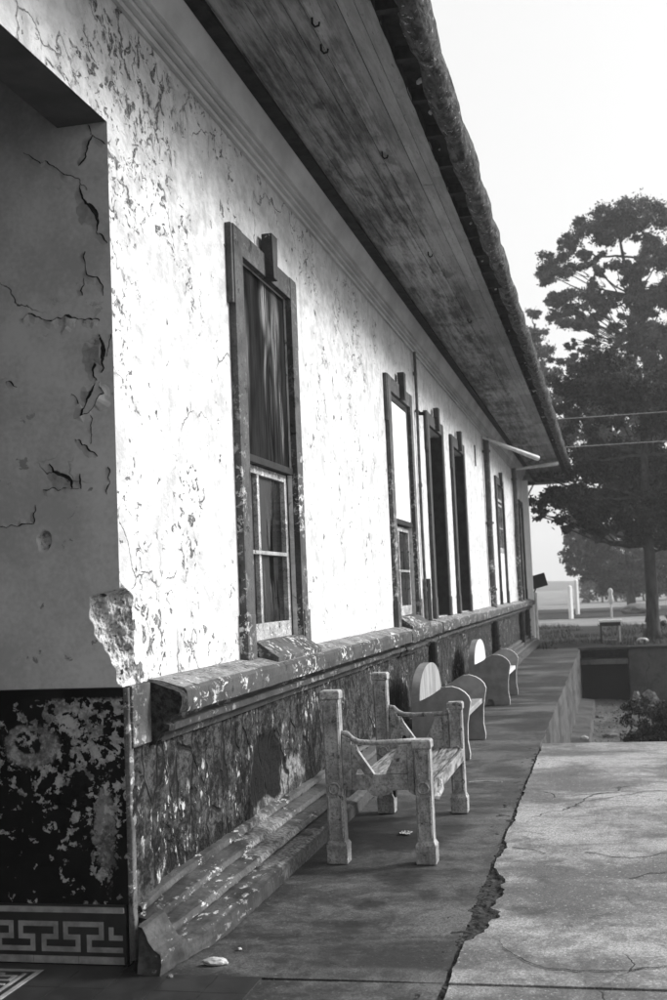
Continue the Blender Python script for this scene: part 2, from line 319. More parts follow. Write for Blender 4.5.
M = dict(
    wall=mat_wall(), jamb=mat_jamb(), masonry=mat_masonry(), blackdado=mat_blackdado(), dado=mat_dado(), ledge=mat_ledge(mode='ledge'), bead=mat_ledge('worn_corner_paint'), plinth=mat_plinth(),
    bench=mat_bench(), board=mat_board(), soffit=mat_soffit(), tile=mat_tile(),
    cornice=simple('grimy_cornice_paint', .42, .62, 3, .85, .4, sc=(1, .5, 1)),
    casing=mat_ledge('worn_grey_casing_paint', .045, .10, .575, .63, 26, 'casing'), casing2=mat_ledge('grey_casing_paint', .035, .07, .70, .76, 14),
    sash=mat_ledge('peeling_white_sash_paint', .22, .50, .58, .64, 30), dark=simple('dark_painted_timber', .012, .03, 9, .6, .4),
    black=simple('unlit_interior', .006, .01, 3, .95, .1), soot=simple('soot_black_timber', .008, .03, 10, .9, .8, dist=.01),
    whiteboard=simple('white_painted_panel', .72, .82, 4, .8, .2), pipe=simple('rusty_iron_pipe', .05, .13, 14, .7, .6), ltpipe=simple('galvanised_pipe', .42, .58, 9, .45, .3),
    bench_conc=simple('grey_painted_concrete', .15, .23, 7, .75, .4), bench_white=simple('bright_bench_back', .48, .62, 8, .7, .3), bench_light=simple('whitewashed_bench_back', .20, .34, 8, .7, .3, sc=(1, 1, .4)), bench_rim=simple('worn_bench_rim', .34, .5, 18, .7, .3),
    seatw=simple('worn_seat_boards', .04, .34, 9, .6, .6, sc=(6, .7, 2)),
    tiledark=simple('dark_glazed_tile', .016, .032, 9, .35, .2, spec=.5), tilelight=simple('pale_glazed_tile', .20, .36, 14, .4, .2), soil=simple('dark_joint_soil', .008, .03, 25, .95, 1., dist=.02),
    gravel=mat_ground('pit_gravel', .035, .13, 5, .3), lawn=mat_ground('dark_leaf_litter', .010, .035, 3, .09), path=mat_ground('pale_dirt_path', .13, .26, 3), field=mat_ground('dry_field', .13, .27, 2.5), asphalt=mat_ground('dark_strip', .02, .04, 2),
    retwall=mat_conc('stained_retaining_wall', .025, .10), slab=mat_conc('sunlit_concrete_slab', .12, .42, ((-.43, 5.68, .10, .10, .6), (-.40, 6.28, .06, .10, .5), (.5, 5.6, .3, .12, .4), (.3, 7.4, .3, .2, .4))),  # slab concrete is paler than the walkway concrete
    walk=mat_conc('worn_walkway_concrete', .026, .135, ((-1.15, 6.29, .15, .22, .85), (-1.21, 5.79, .10, .10, .9), (-1.22, 5.41, .12, .10, .7), (-1.02, 7.6, .10, .3, .6), (-1.3, 7.3, .3, .35, .8), (-.95, 6.0, .06, .12, .6), (-1.05, 5.0, .3, .2, .3), (-1.6, 12.4, .3, .7, .7), (-.85, 13.6, .22, .6, .75), (-.85, 16.4, .2, .9, .8), (-.95, 19.5, .25, 1.2, .8), (-.9, 10., .2, .3, .6)), bands=(11, 15)),  # the ellipse beneath the wooden bench is its shadow, painted in
    bark=simple('tree_bark', .025, .07, 9, .95, 1., sc=(1, 1, .25), dist=.04), leafA=mat_foliage('dark_cypress_foliage', .012, .062), leafB=mat_foliage('tall_tree_foliage', .07, .13), leafC=mat_foliage('distant_foliage', .06, .12),  # tall and distant leaves paler: mist put into their colour
    rock=simple('broken_pale_stone', .35, .6, 20, .9, .6), rubble=simple('grey_rubble', .08, .2, 20, .9, .8), wire=simple('bare_wire', .35, .45, 5, .5, 0), paper=simple('crumpled_paper', .2, .42, 20, .8, .5), whitepost=simple('whitewashed_post', .75, .82, 5, .8, .2), grass=mat_foliage('grass_tufts', .03, .08),
    grit=simple('dark_grit', .010, .06, 40, .95, 1., dist=.01), sootpaint=simple('smoke_darkened_paint', .07, .12, 3, .9, .3),  # last paint here carries the porch shade in its colour
    rust=simple('rust_stain', .28, .5, 12, .9, .3))

def mat_glass():
    n = NT('dusty_window_glass', .3, .3); a = n.noise(3, 5, .6, sc=(1, 1, .3)); n.col(n.rng(a, .4, .65, .004, .02)); n.rough(n.rng(a, .42, .58, .06, .5)); n.bump(n.noise(2.2, 2, .5, sc=(1, 2, .6)), .5, .05); return n.m
M['glass'] = mat_glass()

# ------------------------------------------------------------------ station building
W = -2.02; YC = 4.76; YE = 31.2
bld = empty('station_building', (0, 0, 0), label='long single-storey building with peeling white walls, dark dado and deep tiled eaves', cat='building')

OPEN = [(6.62, 7.72, 1.16, 3.50), (11.57, 12.77, 1.16, 3.48), (14.2, 15.35, 1.16, 3.48), (16.55, 17.75, 1.16, 3.48), (23.35, 24.75, 1.16, 3.50), (29.5, 30.5, 1.16, 3.45)]
def wall_mesh():
    m = MB(); ys = sorted({YC, 5.18, YE} | {o[0] for o in OPEN} | {o[1] for o in OPEN} | {8.5, 10, 20}); zs = sorted({1.14, 1.62, 4.22, 1.16, 3.45, 3.48, 3.5, 3.6})
    for a, b in zip(ys, ys[1:]):
        for c, d in zip(zs, zs[1:]):
            cy, cz = (a + b) / 2, (c + d) / 2
            if any(o[0] < cy < o[1] and o[2] < cz < o[3] for o in OPEN): continue
            if cy < 5.18 and cz < 1.62: continue
            m.quad((W, a, c), (W, b, c), (W, b, d), (W, a, d))
    for (a, b, c, d) in OPEN:
        x = W - .30
        m.quad((W, a, c), (W, a, d), (x, a, d), (x, a, c)); m.quad((W, b, c), (x, b, c), (x, b, d), (W, b, d))
        m.quad((W, a, d), (W, b, d), (x, b, d), (x, a, d)); m.quad((W, a, c), (x, a, c), (x, b, c), (W, b, c))
    # above the porch opening, and the porch side of the lintel
    m.quad((W, -1.6, 3.6), (W, YC, 3.6), (W, YC, 4.22), (W, -1.6, 4.22))
    m.quad((W, -1.6, 0), (W, -.4, 0), (W, -.4, 3.6), (W, -1.6, 3.6))
    # strip that hides behind ledge and dado, cornice backing, gable end
    m.quad((W, YC, 0), (W, YE, 0), (W, YE, 1.14), (W, YC, 1.14)); m.quad((W, -1.6, 4.22), (W, YE, 4.22), (W, YE, 4.6), (W, -1.6, 4.6))
    m.quad((W, YE, 0), (-8, YE, 0), (-8, YE, 4.6), (W, YE, 4.6)); m.quad((-8, -1.6, 0), (-8, YE, 0), (-8, YE, 4.6), (-8, -1.6, 4.6))
    m.quad((W, -1.6, 0), (-8, -1.6, 0), (-8, -1.6, 4.6), (W, -1.6, 4.6))
    # dark rooms behind the openings
    return m
# broken corner, modelled as real missing plaster
def corner(m, mi_wall, mi_jamb, mi_mas):
    s0, s1, z0, z1 = -.20, .42, 1.14, 1.62; nu, nv = 124, 80
    def ws(z):
        j_ = .014 * fb((0, z, 3), 13, 4); k_ = .03 * fb((4, z, 3), 9, 4)
        e = sm(1.142, 1.20, z)
        wj = max(0, (.018 + .125 * sm(1.16, 1.47, z)) * sm(1.560, 1.525, z) * sm(1.142, 1.16, z) + j_ * sm(1.56, 1.5, z))
        ww = max(0, (.13 + .03 * sm(1.45, 1.2, z)) * sm(1.60, 1.52, z) * e + k_ * e * sm(1.6, 1.5, z))
        return wj, ww
    def P(i, j):
        s = s0 + (s1 - s0) * i / nu; z = z0 + (z1 - z0) * j / nv; wj, ww = ws(z)
        if -wj < s < ww:
            u = (s + wj) / (wj + ww); A = (W - wj, YC); B = (W, YC + ww); sc = math.sin(math.pi * u) ** .6
            q = .5 * min(wj, ww) / .13; d = (.012 + .020 * fb((s, z, 1), 16, 3) + .012 * fb((s, z, 6), 42, 3)) * sc
            hole = .03 * (math.exp(-((u - .55) ** 2 + ((z - 1.37) / .14) ** 2) / .012) + math.exp(-((u - .25) ** 2 + ((z - 1.49) / .12) ** 2) / .01) + math.exp(-((u - .75) ** 2 + ((z - 1.30) / .14) ** 2) / .008))
            d = (d + hole) * min(1, (wj + ww) / .12)
            return (A[0] + (B[0] - A[0]) * u - d * .7, A[1] + (B[1] - A[1]) * u + d * .7, z)
        return (W + s, YC, z) if s < 0 else (W, YC + s, z)
    def mi(i, j):
        s = s0 + (s1 - s0) * (i + .5) / nu; z = z0 + (z1 - z0) * (j + .5) / nv; wj, ww = ws(z)
        return mi_mas if -wj < s < ww else (mi_jamb if s < 0 else mi_wall)
    m.grid(P, nu, nv, mi)
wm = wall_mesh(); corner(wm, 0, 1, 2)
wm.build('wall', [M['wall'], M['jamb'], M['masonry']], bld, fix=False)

# porch: jamb wall, lintel soffit, ceiling, back wall (parts of the same building)
j = MB()
hx, hz = -2.363, 1.78
j.quad((-2.20, YC, 1.14), (W, YC, 1.62), (W, YC, 3.6), (-2.20, YC, 3.6)) if False else None
j.quad((-2.22, YC, 1.62), (W, YC, 1.62), (W, YC, 4.22), (-2.22, YC, 4.22))
# jamb field with a fist-sized hole punched into the plaster
nx, nz = 60, 60; X0, X1, Z0, Z1 = -2.62, -2.22, 1.55, 2.0
def JP(i, k):
    x = X0 + (X1 - X0) * i / nx; z = Z0 + (Z1 - Z0) * k / nz
    r = math.hypot((x - hx) / .030, (z - hz) / .048) + .25 * fb((x, z, 2), 18, 3)
    return (x, YC + .035 * sm(1.15, .55, r), z)
j.grid(JP, nx, nz, lambda i, k: 1 if JP(i, k)[1] > YC + .008 else 0)
for (a, b, c, d) in [(-8, -2.62, 1.14, 4.6), (-2.62, -2.22, 1.14, 1.55), (-2.62, -2.22, 2.0, 4.6)]: j.quad((a, YC, c), (b, YC, c), (b, YC, d), (a, YC, d))
MB().box(W - .235, W - .002, -1.6, YC - .002, 3.602, 4.4).build('lintel', M['sootpaint'], bld)
MB().box(-7.9, W - .24, -1.55, YC - .01, 4.42, 4.5).build('porch_ceiling', M['soot'], bld)  # ceiling blackened to deepen the porch shade
MB().box(-5.6, -5.5, -1.55, YC - .01, .0, 4.4).build('porch_back_wall', M['sootpaint'], bld)
MB().box(W - .5, W - .003, -1.58, -.4, 0, 3.6).build('pier', M['sootpaint'], bld)

# curled paint along the cracks of the jamb
LINES = [
[(-2.109, 3.593), (-2.092, 3.546), (-2.032, 3.497)], [(-2.092, 3.546), (-2.122, 3.495), (-2.123, 3.455), (-2.166, 3.415)],
[(-2.418, 3.512), (-2.371, 3.472), (-2.295, 3.439), (-2.229, 3.391), (-2.154, 3.35), (-2.127, 3.306)],
[(-2.159, 3.333), (-2.151, 3.291), (-2.133, 3.244), (-2.092, 3.204), (-2.084, 3.158), (-2.076, 3.104), (-2.035, 3.059)],
[(-2.144, 3.031), (-2.141, 2.968), (-2.128, 2.918), (-2.091, 2.91), (-2.059, 2.862), (-2.057, 2.827)], [(-2.142, 2.915), (-2.157, 2.881), (-2.16, 2.837)],
[(-2.45, 2.755), (-2.399, 2.775), (-2.336, 2.739), (-2.25, 2.741), (-2.187, 2.735), (-2.082, 2.721)], [(-2.25, 2.741), (-2.244, 2.694), (-2.215, 2.724)],
[(-2.084, 2.659), (-2.11, 2.602), (-2.114, 2.484), (-2.103, 2.457)], [(-2.077, 2.652), (-2.074, 2.488)],
[(-2.028, 2.661), (-2.052, 2.558)], [(-2.103, 2.457), (-2.147, 2.382), (-2.184, 2.312), (-2.135, 2.322), (-2.063, 2.401), (-2.089, 2.449)],
[(-2.128, 2.321), (-2.134, 2.185)], [(-2.216, 2.413), (-2.183, 2.358)], [(-2.201, 2.215), (-2.153, 2.166), (-2.105, 2.131)],
[(-2.33, 2.109), (-2.31, 2.072), (-2.234, 2.028), (-2.227, 1.998)], [(-2.368, 1.997), (-2.227, 1.995), (-2.186, 1.993)], [(-2.184, 2.058), (-2.186, 1.993)],
[(-2.058, 2.082), (-2.053, 2.023), (-2.069, 1.96)], [(-2.529, 2.491), (-2.472, 2.46)], [(-2.398, 1.94), (-2.414, 1.856), (-2.571, 1.851)]]
for li, L in enumerate(LINES):
    pts = []
    for (a, b) in zip(L, L[1:]):
        n = max(2, int(math.hypot(b[0] - a[0], b[1] - a[1]) / .008))
        for k in range(n): t = k / n; pts.append((a[0] + (b[0] - a[0]) * t, a[1] + (b[1] - a[1]) * t))
    pts.append(L[-1]); N = len(pts)
    big = li in (3, 8, 9, 11, 15, 6)
    pr = []
    for k, (x, z) in enumerate(pts):
        x += .012 * mn.noise(Vector((x * 40, z * 40, li))); z += .012 * mn.noise(Vector((x * 40, z * 40, li + 9)))
        pr.append((x, z))
    rows = []
    for k in range(N):
        a = pr[max(0, k - 1)]; b = pr[min(N - 1, k + 1)]; dx, dz = b[0] - a[0], b[1] - a[1]; l = math.hypot(dx, dz) or 1; nx_, nz_ = dz / l, -dx / l
        e = math.sin(math.pi * (k + .5) / (N + .5)) ** .5; x, z = pr[k]
        u = max(0., mn.noise(Vector((x * 16, z * 16, 3 + li))) + .35)
        w = (.019 if big else .010) * e * (.5 + 1.3 * u); h = (.019 if big else .009) * e * (.2 + 1.6 * u)
        rows.append([(x + nx_ * w * 2.2, YC - .0006, z + nz_ * w * 2.2), (x + nx_ * w * 1.0, YC - h * .45, z + nz_ * w * 1.0), (x, YC - h, z), (x - nx_ * w * .1, YC - h - .001, z - nz_ * w * .1)])
        dw = (.012 if big else .006) * e * (.4 + 1.5 * u)
        rows[-1].append((x + nx_ * .001, YC - .0022, z + nz_ * .001)); rows[-1].append((x - nx_ * dw, YC - .0022, z - nz_ * dw))
    for k in range(N - 1):
        for c in range(3): j.quad(rows[k][c], rows[k + 1][c], rows[k + 1][c + 1], rows[k][c + 1])
        j.quad(rows[k][4], rows[k + 1][4], rows[k + 1][5], rows[k][5], 2)
j.build('jamb_wall', [M['jamb'], M['masonry'], M['soil']], bld, fix=False)

# jamb dado (black), its top fillet and the patterned tile skirting
MB().grid(lambda i, k: (-5.5 + (3.5) * i / 60, YC - .012 + .003 * fb((i * .2, k * .3, 0), 1), .245 + (1.14 - .245) * k / 30), 60, 30).build('jamb_dado', M['blackdado'], bld, fix=False)
MB().quad((-5.5, YC - .012, 1.14), (-2.0, YC - .012, 1.14), (-2.0, YC, 1.142), (-5.5, YC, 1.142)).build('dado_top', M['blackdado'], bld)
sk = MB(); y1 = YC - .02
sk.box(-5.5, -2.025, y1, YC, .003, .245, 0)
sk.box(-5.5, -2.03, y1 - .012, y1 + .004, .214, .236, 1)
for k in range(18):
    x = -2.035 - k * .205; a = x - .203
    y = y1 - .002
    if k: pass
    sk.box(a, x, y, y1 + .001, .004, .034, 1)  # pale bottom strip, jointed
def meander(mb, put, period, n, st, zt, zm, zb, mi):
    """a running key of strokes st wide; put(u0,u1,v0,v1) draws a bar"""
    h = st / 2
    for k in range(n):
        o = k * period; U = lambda t: o + t * period / 242
        a, b, c, d, e = U(265), U(455), U(390), U(572), U(507)
        put(a - h, b + h, zt - h, zt + h); put(b - h, b + h, zm + h, zt - h); put(c - h, b + h, zm - h, zm + h)
        put(c - h, c + h, zb + h, zm - h); put(c - h, d + h, zb - h, zb + h); put(d - h, d + h, zb + h, zm - h)
        put(e - h, d + h, zm - h, zm + h); put(e - h, e + h, zm + h, zt - h)
meander(sk, lambda u0, u1, v0, v1: (sk.box(-2.025 - 3.28 + u0 - .29 + .0, -2.025 - 3.28 + u1 - .29, y1 - .0025, y1 + .001, v0, v1, 1) if -2.025 - 3.28 + u1 - .29 < -2.04 else (sk.box(-2.025 - 3.28 + u0 - .29, -2.04, y1 - .0025, y1 + .001, v0, v1, 1) if -2.025 - 3.28 + u0 - .29 < -2.05 else None)), .205, 16, .021, .165, .112, .062, 1)
sk.build('patterned_tile_skirting', [M['tiledark'], M['tilelight']], bld)

# dado render on the long side, rough
m = MB()
yl = []; y = YC - .012
while y < YE:
    yl.append(y); y += .022 if y < 8.6 else (.06 if y < 14 else .25)
yl.append(YE)
PIPES = [(13.3, .022), (21.1, .07), (27.7, .07)]
def DP(i, k):
    y = yl[i]; z = .20 + .68 * k / 34
    d = .010 * fb((0, y, z), 4, 5) + .005 * fb((3, y, z), 17, 3)
    e = sm(0, .35, math.hypot((y - 6.82) / .36, (z - .46) / .25) - .75 + .25 * fb((2, y, z), 6, 3))
    d -= .014 * (1 - e)
    if y < YC: d = 0
    return (-1.995 + d, y, z)
m.grid(DP, len(yl) - 1, 34)
m.build('dado', M['dado'], bld, fix=False, smooth=True)
# return edge of the dado at the corner, slightly proud and chipped pale
m = MB(); m.prism_y([(0, 0)], 0, 0) if False else None
def CE(i, k):
    z = .02 + 1.12 * k / 80; n_ = fb((5, 0, z), 7, 4) * .006
    q = [(-2.012, YC - .014), (-1.992 + n_, YC - .014 + n_), (-1.990 + n_, YC + .005), (-1.993, YC + .035)][i]
    return (q[0], q[1], z)
m.grid(CE, 3, 80); m.build('corner_bead', M['bead'], bld, smooth=True)
MB().box(-2.015, -1.978, YC + .006, 4.975, .885, 1.145).build('corner_block', M['casing'], bld, bevel=.006)

# string ledge, moulded and worn
prof = [(-2.03, 1.155), (-1.96, 1.145), (-1.852, 1.112), (-1.840, 1.098), (-1.838, 1.05), (-1.842, 1.006), (-1.925, .998), (-1.932, .966), (-1.905, .958), (-1.903, .928), (-1.955, .918), (-1.967, .875), (-2.03, .87)]
m = MB()
def ledge_seg(a, b, jit, dx=0, dz=0, ny=None): m.prism_y([(x + dx * (x > -2.0), z + dz * (x > -2.0)) for x, z in prof], a, b, ny=ny or max(2, int((b - a) / .03)), jit=jit)
ledge_seg(4.985, 5.06, .030); m.build('broken_ledge_end', M['grit'], bld); m = MB(); ledge_seg(5.055, 9.4, .003); ledge_seg(9.405, 11.3, .008); ledge_seg(11.31, 12.7, .013, .012, -.006); ledge_seg(12.72, 13.6, .02, -.01, .0); ledge_seg(13.62, 17.4, .010, 0, .005); ledge_seg(17.42, 24, .010, ny=100); ledge_seg(24.02, YE + .1, .012, ny=90)
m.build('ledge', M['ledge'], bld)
# plinth mouldings
pp = [(-2.02, .285), (-1.965, .270), (-1.958, .245), (-1.988, .235), (-1.988, .220), (-1.915, .205), (-1.905, .180), (-1.938, .170), (-1.935, .155), (-1.855, .142), (-1.842, .115), (-1.878, .104), (-1.874, .090), (-1.780, .085), (-1.745, .072), (-1.742, .0), (-2.02, .0)]
m = MB()
stub = [(-1.895, .235), (-1.865, .225), (-1.845, .19), (-1.825, .15), (-1.79, .115), (-1.750, .095), (-1.738, .05), (-1.738, .0), (-1.895, .0)]
def sc_(pr, y):
    k = .66 + .34 * sm(4.6, 5.25, y); return [(-2.02 + (x + 2.02) * k + .0045 * fb((x, y, z), 12, 3), z * (.80 + .2 * sm(4.6, 5.3, y)) + .0035 * fb((z, y, x), 14, 3)) for x, z in pr]
for (pr, a_, b_) in ((stub, 4.63, 4.86), (pp, 4.80, 8.3)):
    n_ = int((b_ - a_) / .02); Q = [[(x, a_ + (b_ - a_) * i / n_, z) for x, z in sc_(pr, a_ + (b_ - a_) * i / n_)] for i in range(n_ + 1)]; K = len(pr)
    if a_ < 4.7: Q[0] = [(x, y + .05 * max(0, z) / .2 + .02 * fb((x, z, 0), 20, 2), z) for x, y, z in Q[0]]
    m.grid(lambda i, k: Q[i][k % K], n_, K); m.add(Q[0], [tuple(range(K))])
m.prism_y([(x - .01, z) for x, z in pp], 8.31, 14, ny=150, jit=.012); m.prism_y([(x + .01, z) for x, z in pp], 14.02, YE + .05, ny=150, jit=.02)
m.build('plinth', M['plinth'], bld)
# cornice and cove
cp = [(-2.03, 4.20), (-1.996, 4.195), (-1.996, 4.222), (-2.018, 4.224), (-2.018, 4.234), (-1.978, 4.240), (-1.978, 4.262), (-2.004, 4.264), (-2.004, 4.273), (-1.958, 4.280), (-1.958, 4.302), (-1.984, 4.304), (-1.984, 4.314), (-1.945, 4.325), (-1.915, 4.41), (-1.885, 4.475), (-1.885, 4.56), (-2.03, 4.56)]
MB().prism_y(cp, -1.6, YE + .02, ny=60, jit=.0015).build('cornice', M['cornice'], bld)
# soffit planks
m = MB(); x = -1.884; k = 0
while x < -1.01:
    w = .0885; y = -2.0 + random.random() * 2
    ys = [-2.0]
    while y < 35.2: ys.append(y); y += random.uniform(3, 4.2)
    ys.append(35.2)
    for a, b in zip(ys, ys[1:]):
        z = 4.5 + random.uniform(-.0035, .0035); m.box(x + random.uniform(.0006, .0025), min(x + w, -1.0) - random.uniform(.0006, .002), a + .001, b - .0015, z, z + .02)
    x += w; k += 1
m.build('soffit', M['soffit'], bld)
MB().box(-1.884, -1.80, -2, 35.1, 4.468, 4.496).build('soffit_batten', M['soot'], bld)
for (x, y) in [(-1.333, 5.877), (-1.36, 6.19), (-1.333, 7.878), (-1.388, 10.41), (-1.35, 13.2)]:
    MB().tube([(x, y, 4.51), (x, y, 4.47), (x + .012, y + .01, 4.455), (x + .032, y + .012, 4.46), (x + .036, y + .012, 4.478)], .006, 6).build('hook', M['black'], bld)
# eave edge: rotten fascia, rafter tails, curled tiles
m = MB(); n_ = 420
m.grid(lambda i, k: (-1.0 + .004 * fb((i * .3, k, 0), 1), -2 + 37.2 * i / n_, [4.49 + .012 * fb((i * .4, 3, 0), 1), 4.60][k]), n_, 1)
m.grid(lambda i, k: (-.998 + .13 * k / 3 + .0, -2 + 37.2 * i / n_, 4.575 + .015 * fb((i * .25, k * 2, 7), 1)), n_, 3)
fas = m; y = -1.9
rt = MB().box(-1.0, -.86, 0, .055, 4.50, 4.575).build('rafter_tail', M['soot'], bld, loc=(0, y, 0))
while y < 34.4:
    y += .6; c = rt.copy(); COL.objects.link(c); c.parent = bld; c.location = (0, y, 0)
m = MB(); y = -2.0
while y < 35.2:
    L_ = random.uniform(.85, 1.3); ns = 24; sag = random.uniform(-.008, .012); r0 = random.uniform(.066, .076); seg = 14
    cx, cz = -.832 + random.uniform(-.006, .006), 4.575 + random.uniform(-.008, .008)
    base = len(m.v); vs = []
    for i in range(ns + 1):
        t = i / ns; yy = y + (L_ + .05) * t; bul = math.sin(math.pi * min(1, t * 1.02)) * .026 - (.012 if i == 0 else 0)
        for q in range(seg + 1):
            a = R(-160 + 285 * q / seg); rr = r0 + bul + .010 * fb((yy * 1.2, q * .22, y), 2, 4) + .003 * math.sin(q * 2.4 + yy * 9)
            vs.append((cx + rr * math.cos(a) * .92, yy, cz - sag * math.sin(math.pi * t) + rr * 1.25 * math.sin(a) + .01 * (1 - t)))
    m.grid(lambda i, q: vs[i * (seg + 1) + q], ns, seg)
    y += L_
m.build('roof_edge_tiles', M['tile'], bld, smooth=True, fix=False)
for k in range(45):
    y = random.uniform(4.5, 30); x = random.uniform(-.985, -.885); s = random.uniform(.006, .02); 
    fas.tube([(x, y - s * 1.5, 4.556), (x + s * .4, y - s, 4.553), (x - s * .2, y + s * .6, 4.553), (x, y + s * 1.9, 4.557)], [s * .2, s * .8, s, s * .2], 6, 1, jit=.7)
fas.build('fascia', [M['soot'], M['rust']], bld)
# roof slope of barrel tiles
m = MB(); nr = 900
m.grid(lambda i, k: (-.80 - 4.2 * k / 2, -2 + 37.2 * i / nr, 4.66 + 1.7 * k / 2 + .035 * abs(math.sin(math.pi * i / 5))), nr, 2)
m.grid(lambda i, k: (-5.0 - 4.2 * k / 2, -2 + 37.2 * i / nr, 6.36 - 1.7 * k / 2 + .035 * abs(math.sin(math.pi * i / 5))), nr, 2)
m.add([(-.86, -2, 4.60), (-5, -2, 6.3), (-9.1, -2, 4.6), (-.86, 35.2, 4.60), (-5, 35.2, 6.3), (-9.1, 35.2, 4.6)], [(0, 1, 2), (3, 5, 4), (0, 2, 5, 3)])
m.build('roof', M['tile'], bld, fix=False)
MB().box(-9.0, -.9, 35.17, 35.21, 4.40, 4.60).build('end_fascia', M['casing'], bld)
MB().box(-9.0, -1.9, YE + .03, 35.15, 4.5, 4.52).build('end_soffit', M['soffit'], bld)

# ---- windows and doors
def casing(name, o, keyy=True, mat='casing', label=None, zt=None):
    a, b, c, d = o; w = .17; x0, x1 = W - .004, W + .042
    m = MB()
    m.box(x0, x1, a - w, a, c, d + .15); m.box(x0, x1, b, b + w - .02, c, d + .15)
    m.box(x0, x1 - .003, a, b, d, d + .148)
    m.box(x0, x1 - .006, a - w - .035, a - w, d - .32, d + .147); m.box(x0, x1 - .006, b + w - .02, b + w + .015, d - .32, d + .147)
    m.box(x0, x1 + .008, a - w - .02, a - .02, c - .02, c + .24); m.box(x0, x1 + .008, b + .02, b + w, c - .02, c + .24)
    f = m.build(name, M[mat], bld, bevel=.004)
    if label: f['label'] = label
    if keyy:
        yc = (a + b) / 2 + .0
        kk = MB(); kk.add([(x, y, z) for x in (x1 - .02, x1 + .05) for (y, z) in ((yc - .045, d - .01), (yc + .045, d - .01), (yc + .065, d + .275), (yc - .065, d + .275))], [(0, 1, 2, 3), (4, 7, 6, 5), (0, 4, 5, 1), (1, 5, 6, 2), (2, 6, 7, 3), (3, 7, 4, 0)])
        kk.build('keystone', M['casing2'], f, bevel=.004)
    return f
def sash(parent, a, b, z0, z1, x, mull=.5, mz=.5, fw=.075, muls=1, muts=1, glassmat='glass'):
    fw *= .82
    m = MB(); t = .02
    m.box(x - t, x + t, a, a + fw, z0, z1); m.box(x - t, x + t, b - fw, b, z0, z1)
    m.box(x - t + .002, x + t - .002, a + fw, b - fw, z1 - .05, z1); m.box(x - t + .002, x + t + .002, a + fw, b - fw, z0, z0 + .10)
    for k in range(muls):
        yy = a + (b - a) * (mull if muls == 1 else (k + 1) / (muls + 1)); m.box(x - t + .004, x + t - .004, yy - .024, yy + .024, z0 + .10, z1 - .05)
    for k in range(muts):
        zz = z0 + (z1 - z0) * (mz if muts == 1 else (k + 1) / (muts + 1)); m.box(x - t + .006, x + t + .004, a + fw, b - fw, zz - .012, zz + .012)
    s = m.build('sash', M['sash'], parent, bevel=.003)
    MB().quad((x - .012, a + .02, z0 + .05), (x - .012, b - .02, z0 + .05), (x - .012, b - .02, z1 - .02), (x - .012, a + .02, z1 - .02)).build('pane', M[glassmat], parent)
    return s
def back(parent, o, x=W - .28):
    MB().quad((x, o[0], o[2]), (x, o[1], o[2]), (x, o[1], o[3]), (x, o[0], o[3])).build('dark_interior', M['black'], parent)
def sill(parent, a, b):
    m = MB(); m.add([(x, y, z) for y in (a, b) for (x, z) in ((W - .10, 1.235), (W + .03, 1.235), (W + .155, 1.145), (W + .15, 1.115), (W - .10, 1.15))], [(0, 1, 2, 3, 4), (5, 9, 8, 7, 6), (0, 5, 6, 1), (1, 6, 7, 2), (2, 7, 8, 3), (3, 8, 9, 4)])
    m.build('sill', M['casing'], parent, bevel=.003)

# window one: plywood over the upper half, peeling sash below
o = OPEN[0]; f = casing('window', o, label='nearest window, plywood over its upper half and a peeling white sash below')
MB().box(W - .035, W - .012, o[0] + .002, o[1] - .002, 2.345, 3.498).build('plywood_board', M['board'], f)
MB().box(W - .09, W + .01, o[0] + .001, o[1] - .001, 2.30, 2.342).build('transom', M['dark'], f)
sash(f, o[0] + .01, o[1] - .01, 1.235, 2.298, W - .055, mull=.38, mz=.5)
m = MB(); m.box(W - .14, W - .13, o[0] + .42, o[0] + .6, 1.25, 2.28); m.build('curtain', M['casing2'], f)
MB().box(W - .06, W - .03, o[1] - .012, o[1] - .001, 1.236, 3.49).build('reveal_strip', M['dark'], f)  # dark strip painting the shade on the far reveal
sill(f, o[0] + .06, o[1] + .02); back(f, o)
# window two: white board over the upper half
o = OPEN[1]; f = casing('window', o, mat='casing', label='second window, a clean white panel over its upper half')
MB().box(W - .012, W + .012, o[0] + .002, o[1] - .16, 2.22, 3.40).build('white_panel', M['whiteboard'], f)
MB().box(W - .09, W + .01, o[0] + .001, o[1] - .001, 2.17, 2.215).build('transom', M['dark'], f)
sash(f, o[0] + .01, o[1] - .01, 1.24, 2.16, W - .055, mull=.45); sill(f, o[0], o[1] + .02); back(f, o)
# two tall door leaves, dark
for o, lab in ((OPEN[2], 'third opening, tall dark shutter with a pale left reveal'), (OPEN[3], 'fourth opening, tall dark shutter past the thin pipe')):
    f = casing('tall_window', o, mat='casing2', label=lab)
    m = MB(); m.box(W - .20, W - .17, o[0] + .005, o[1] - .005, 1.2, 3.47)
    for q in range(1, 4): m.box(W - .17, W - .155, o[0] + .005, o[1] - .005, 1.2 + .56 * q, 1.25 + .56 * q)
    m.build('shutter_leaf', M['dark'], f)
    MB().box(W - .16, W + .03, o[0] + .002, o[0] + .03, 1.9, 3.3).build('jamb_lining', M['whiteboard'], f)
    MB().box(W - .16, W + .035, o[1] - .03, o[1] - .002, 1.17, 3.46).build('jamb_lining', M['dark'], f)  # far lining coloured dark for the shade on that reveal
    back(f, o)
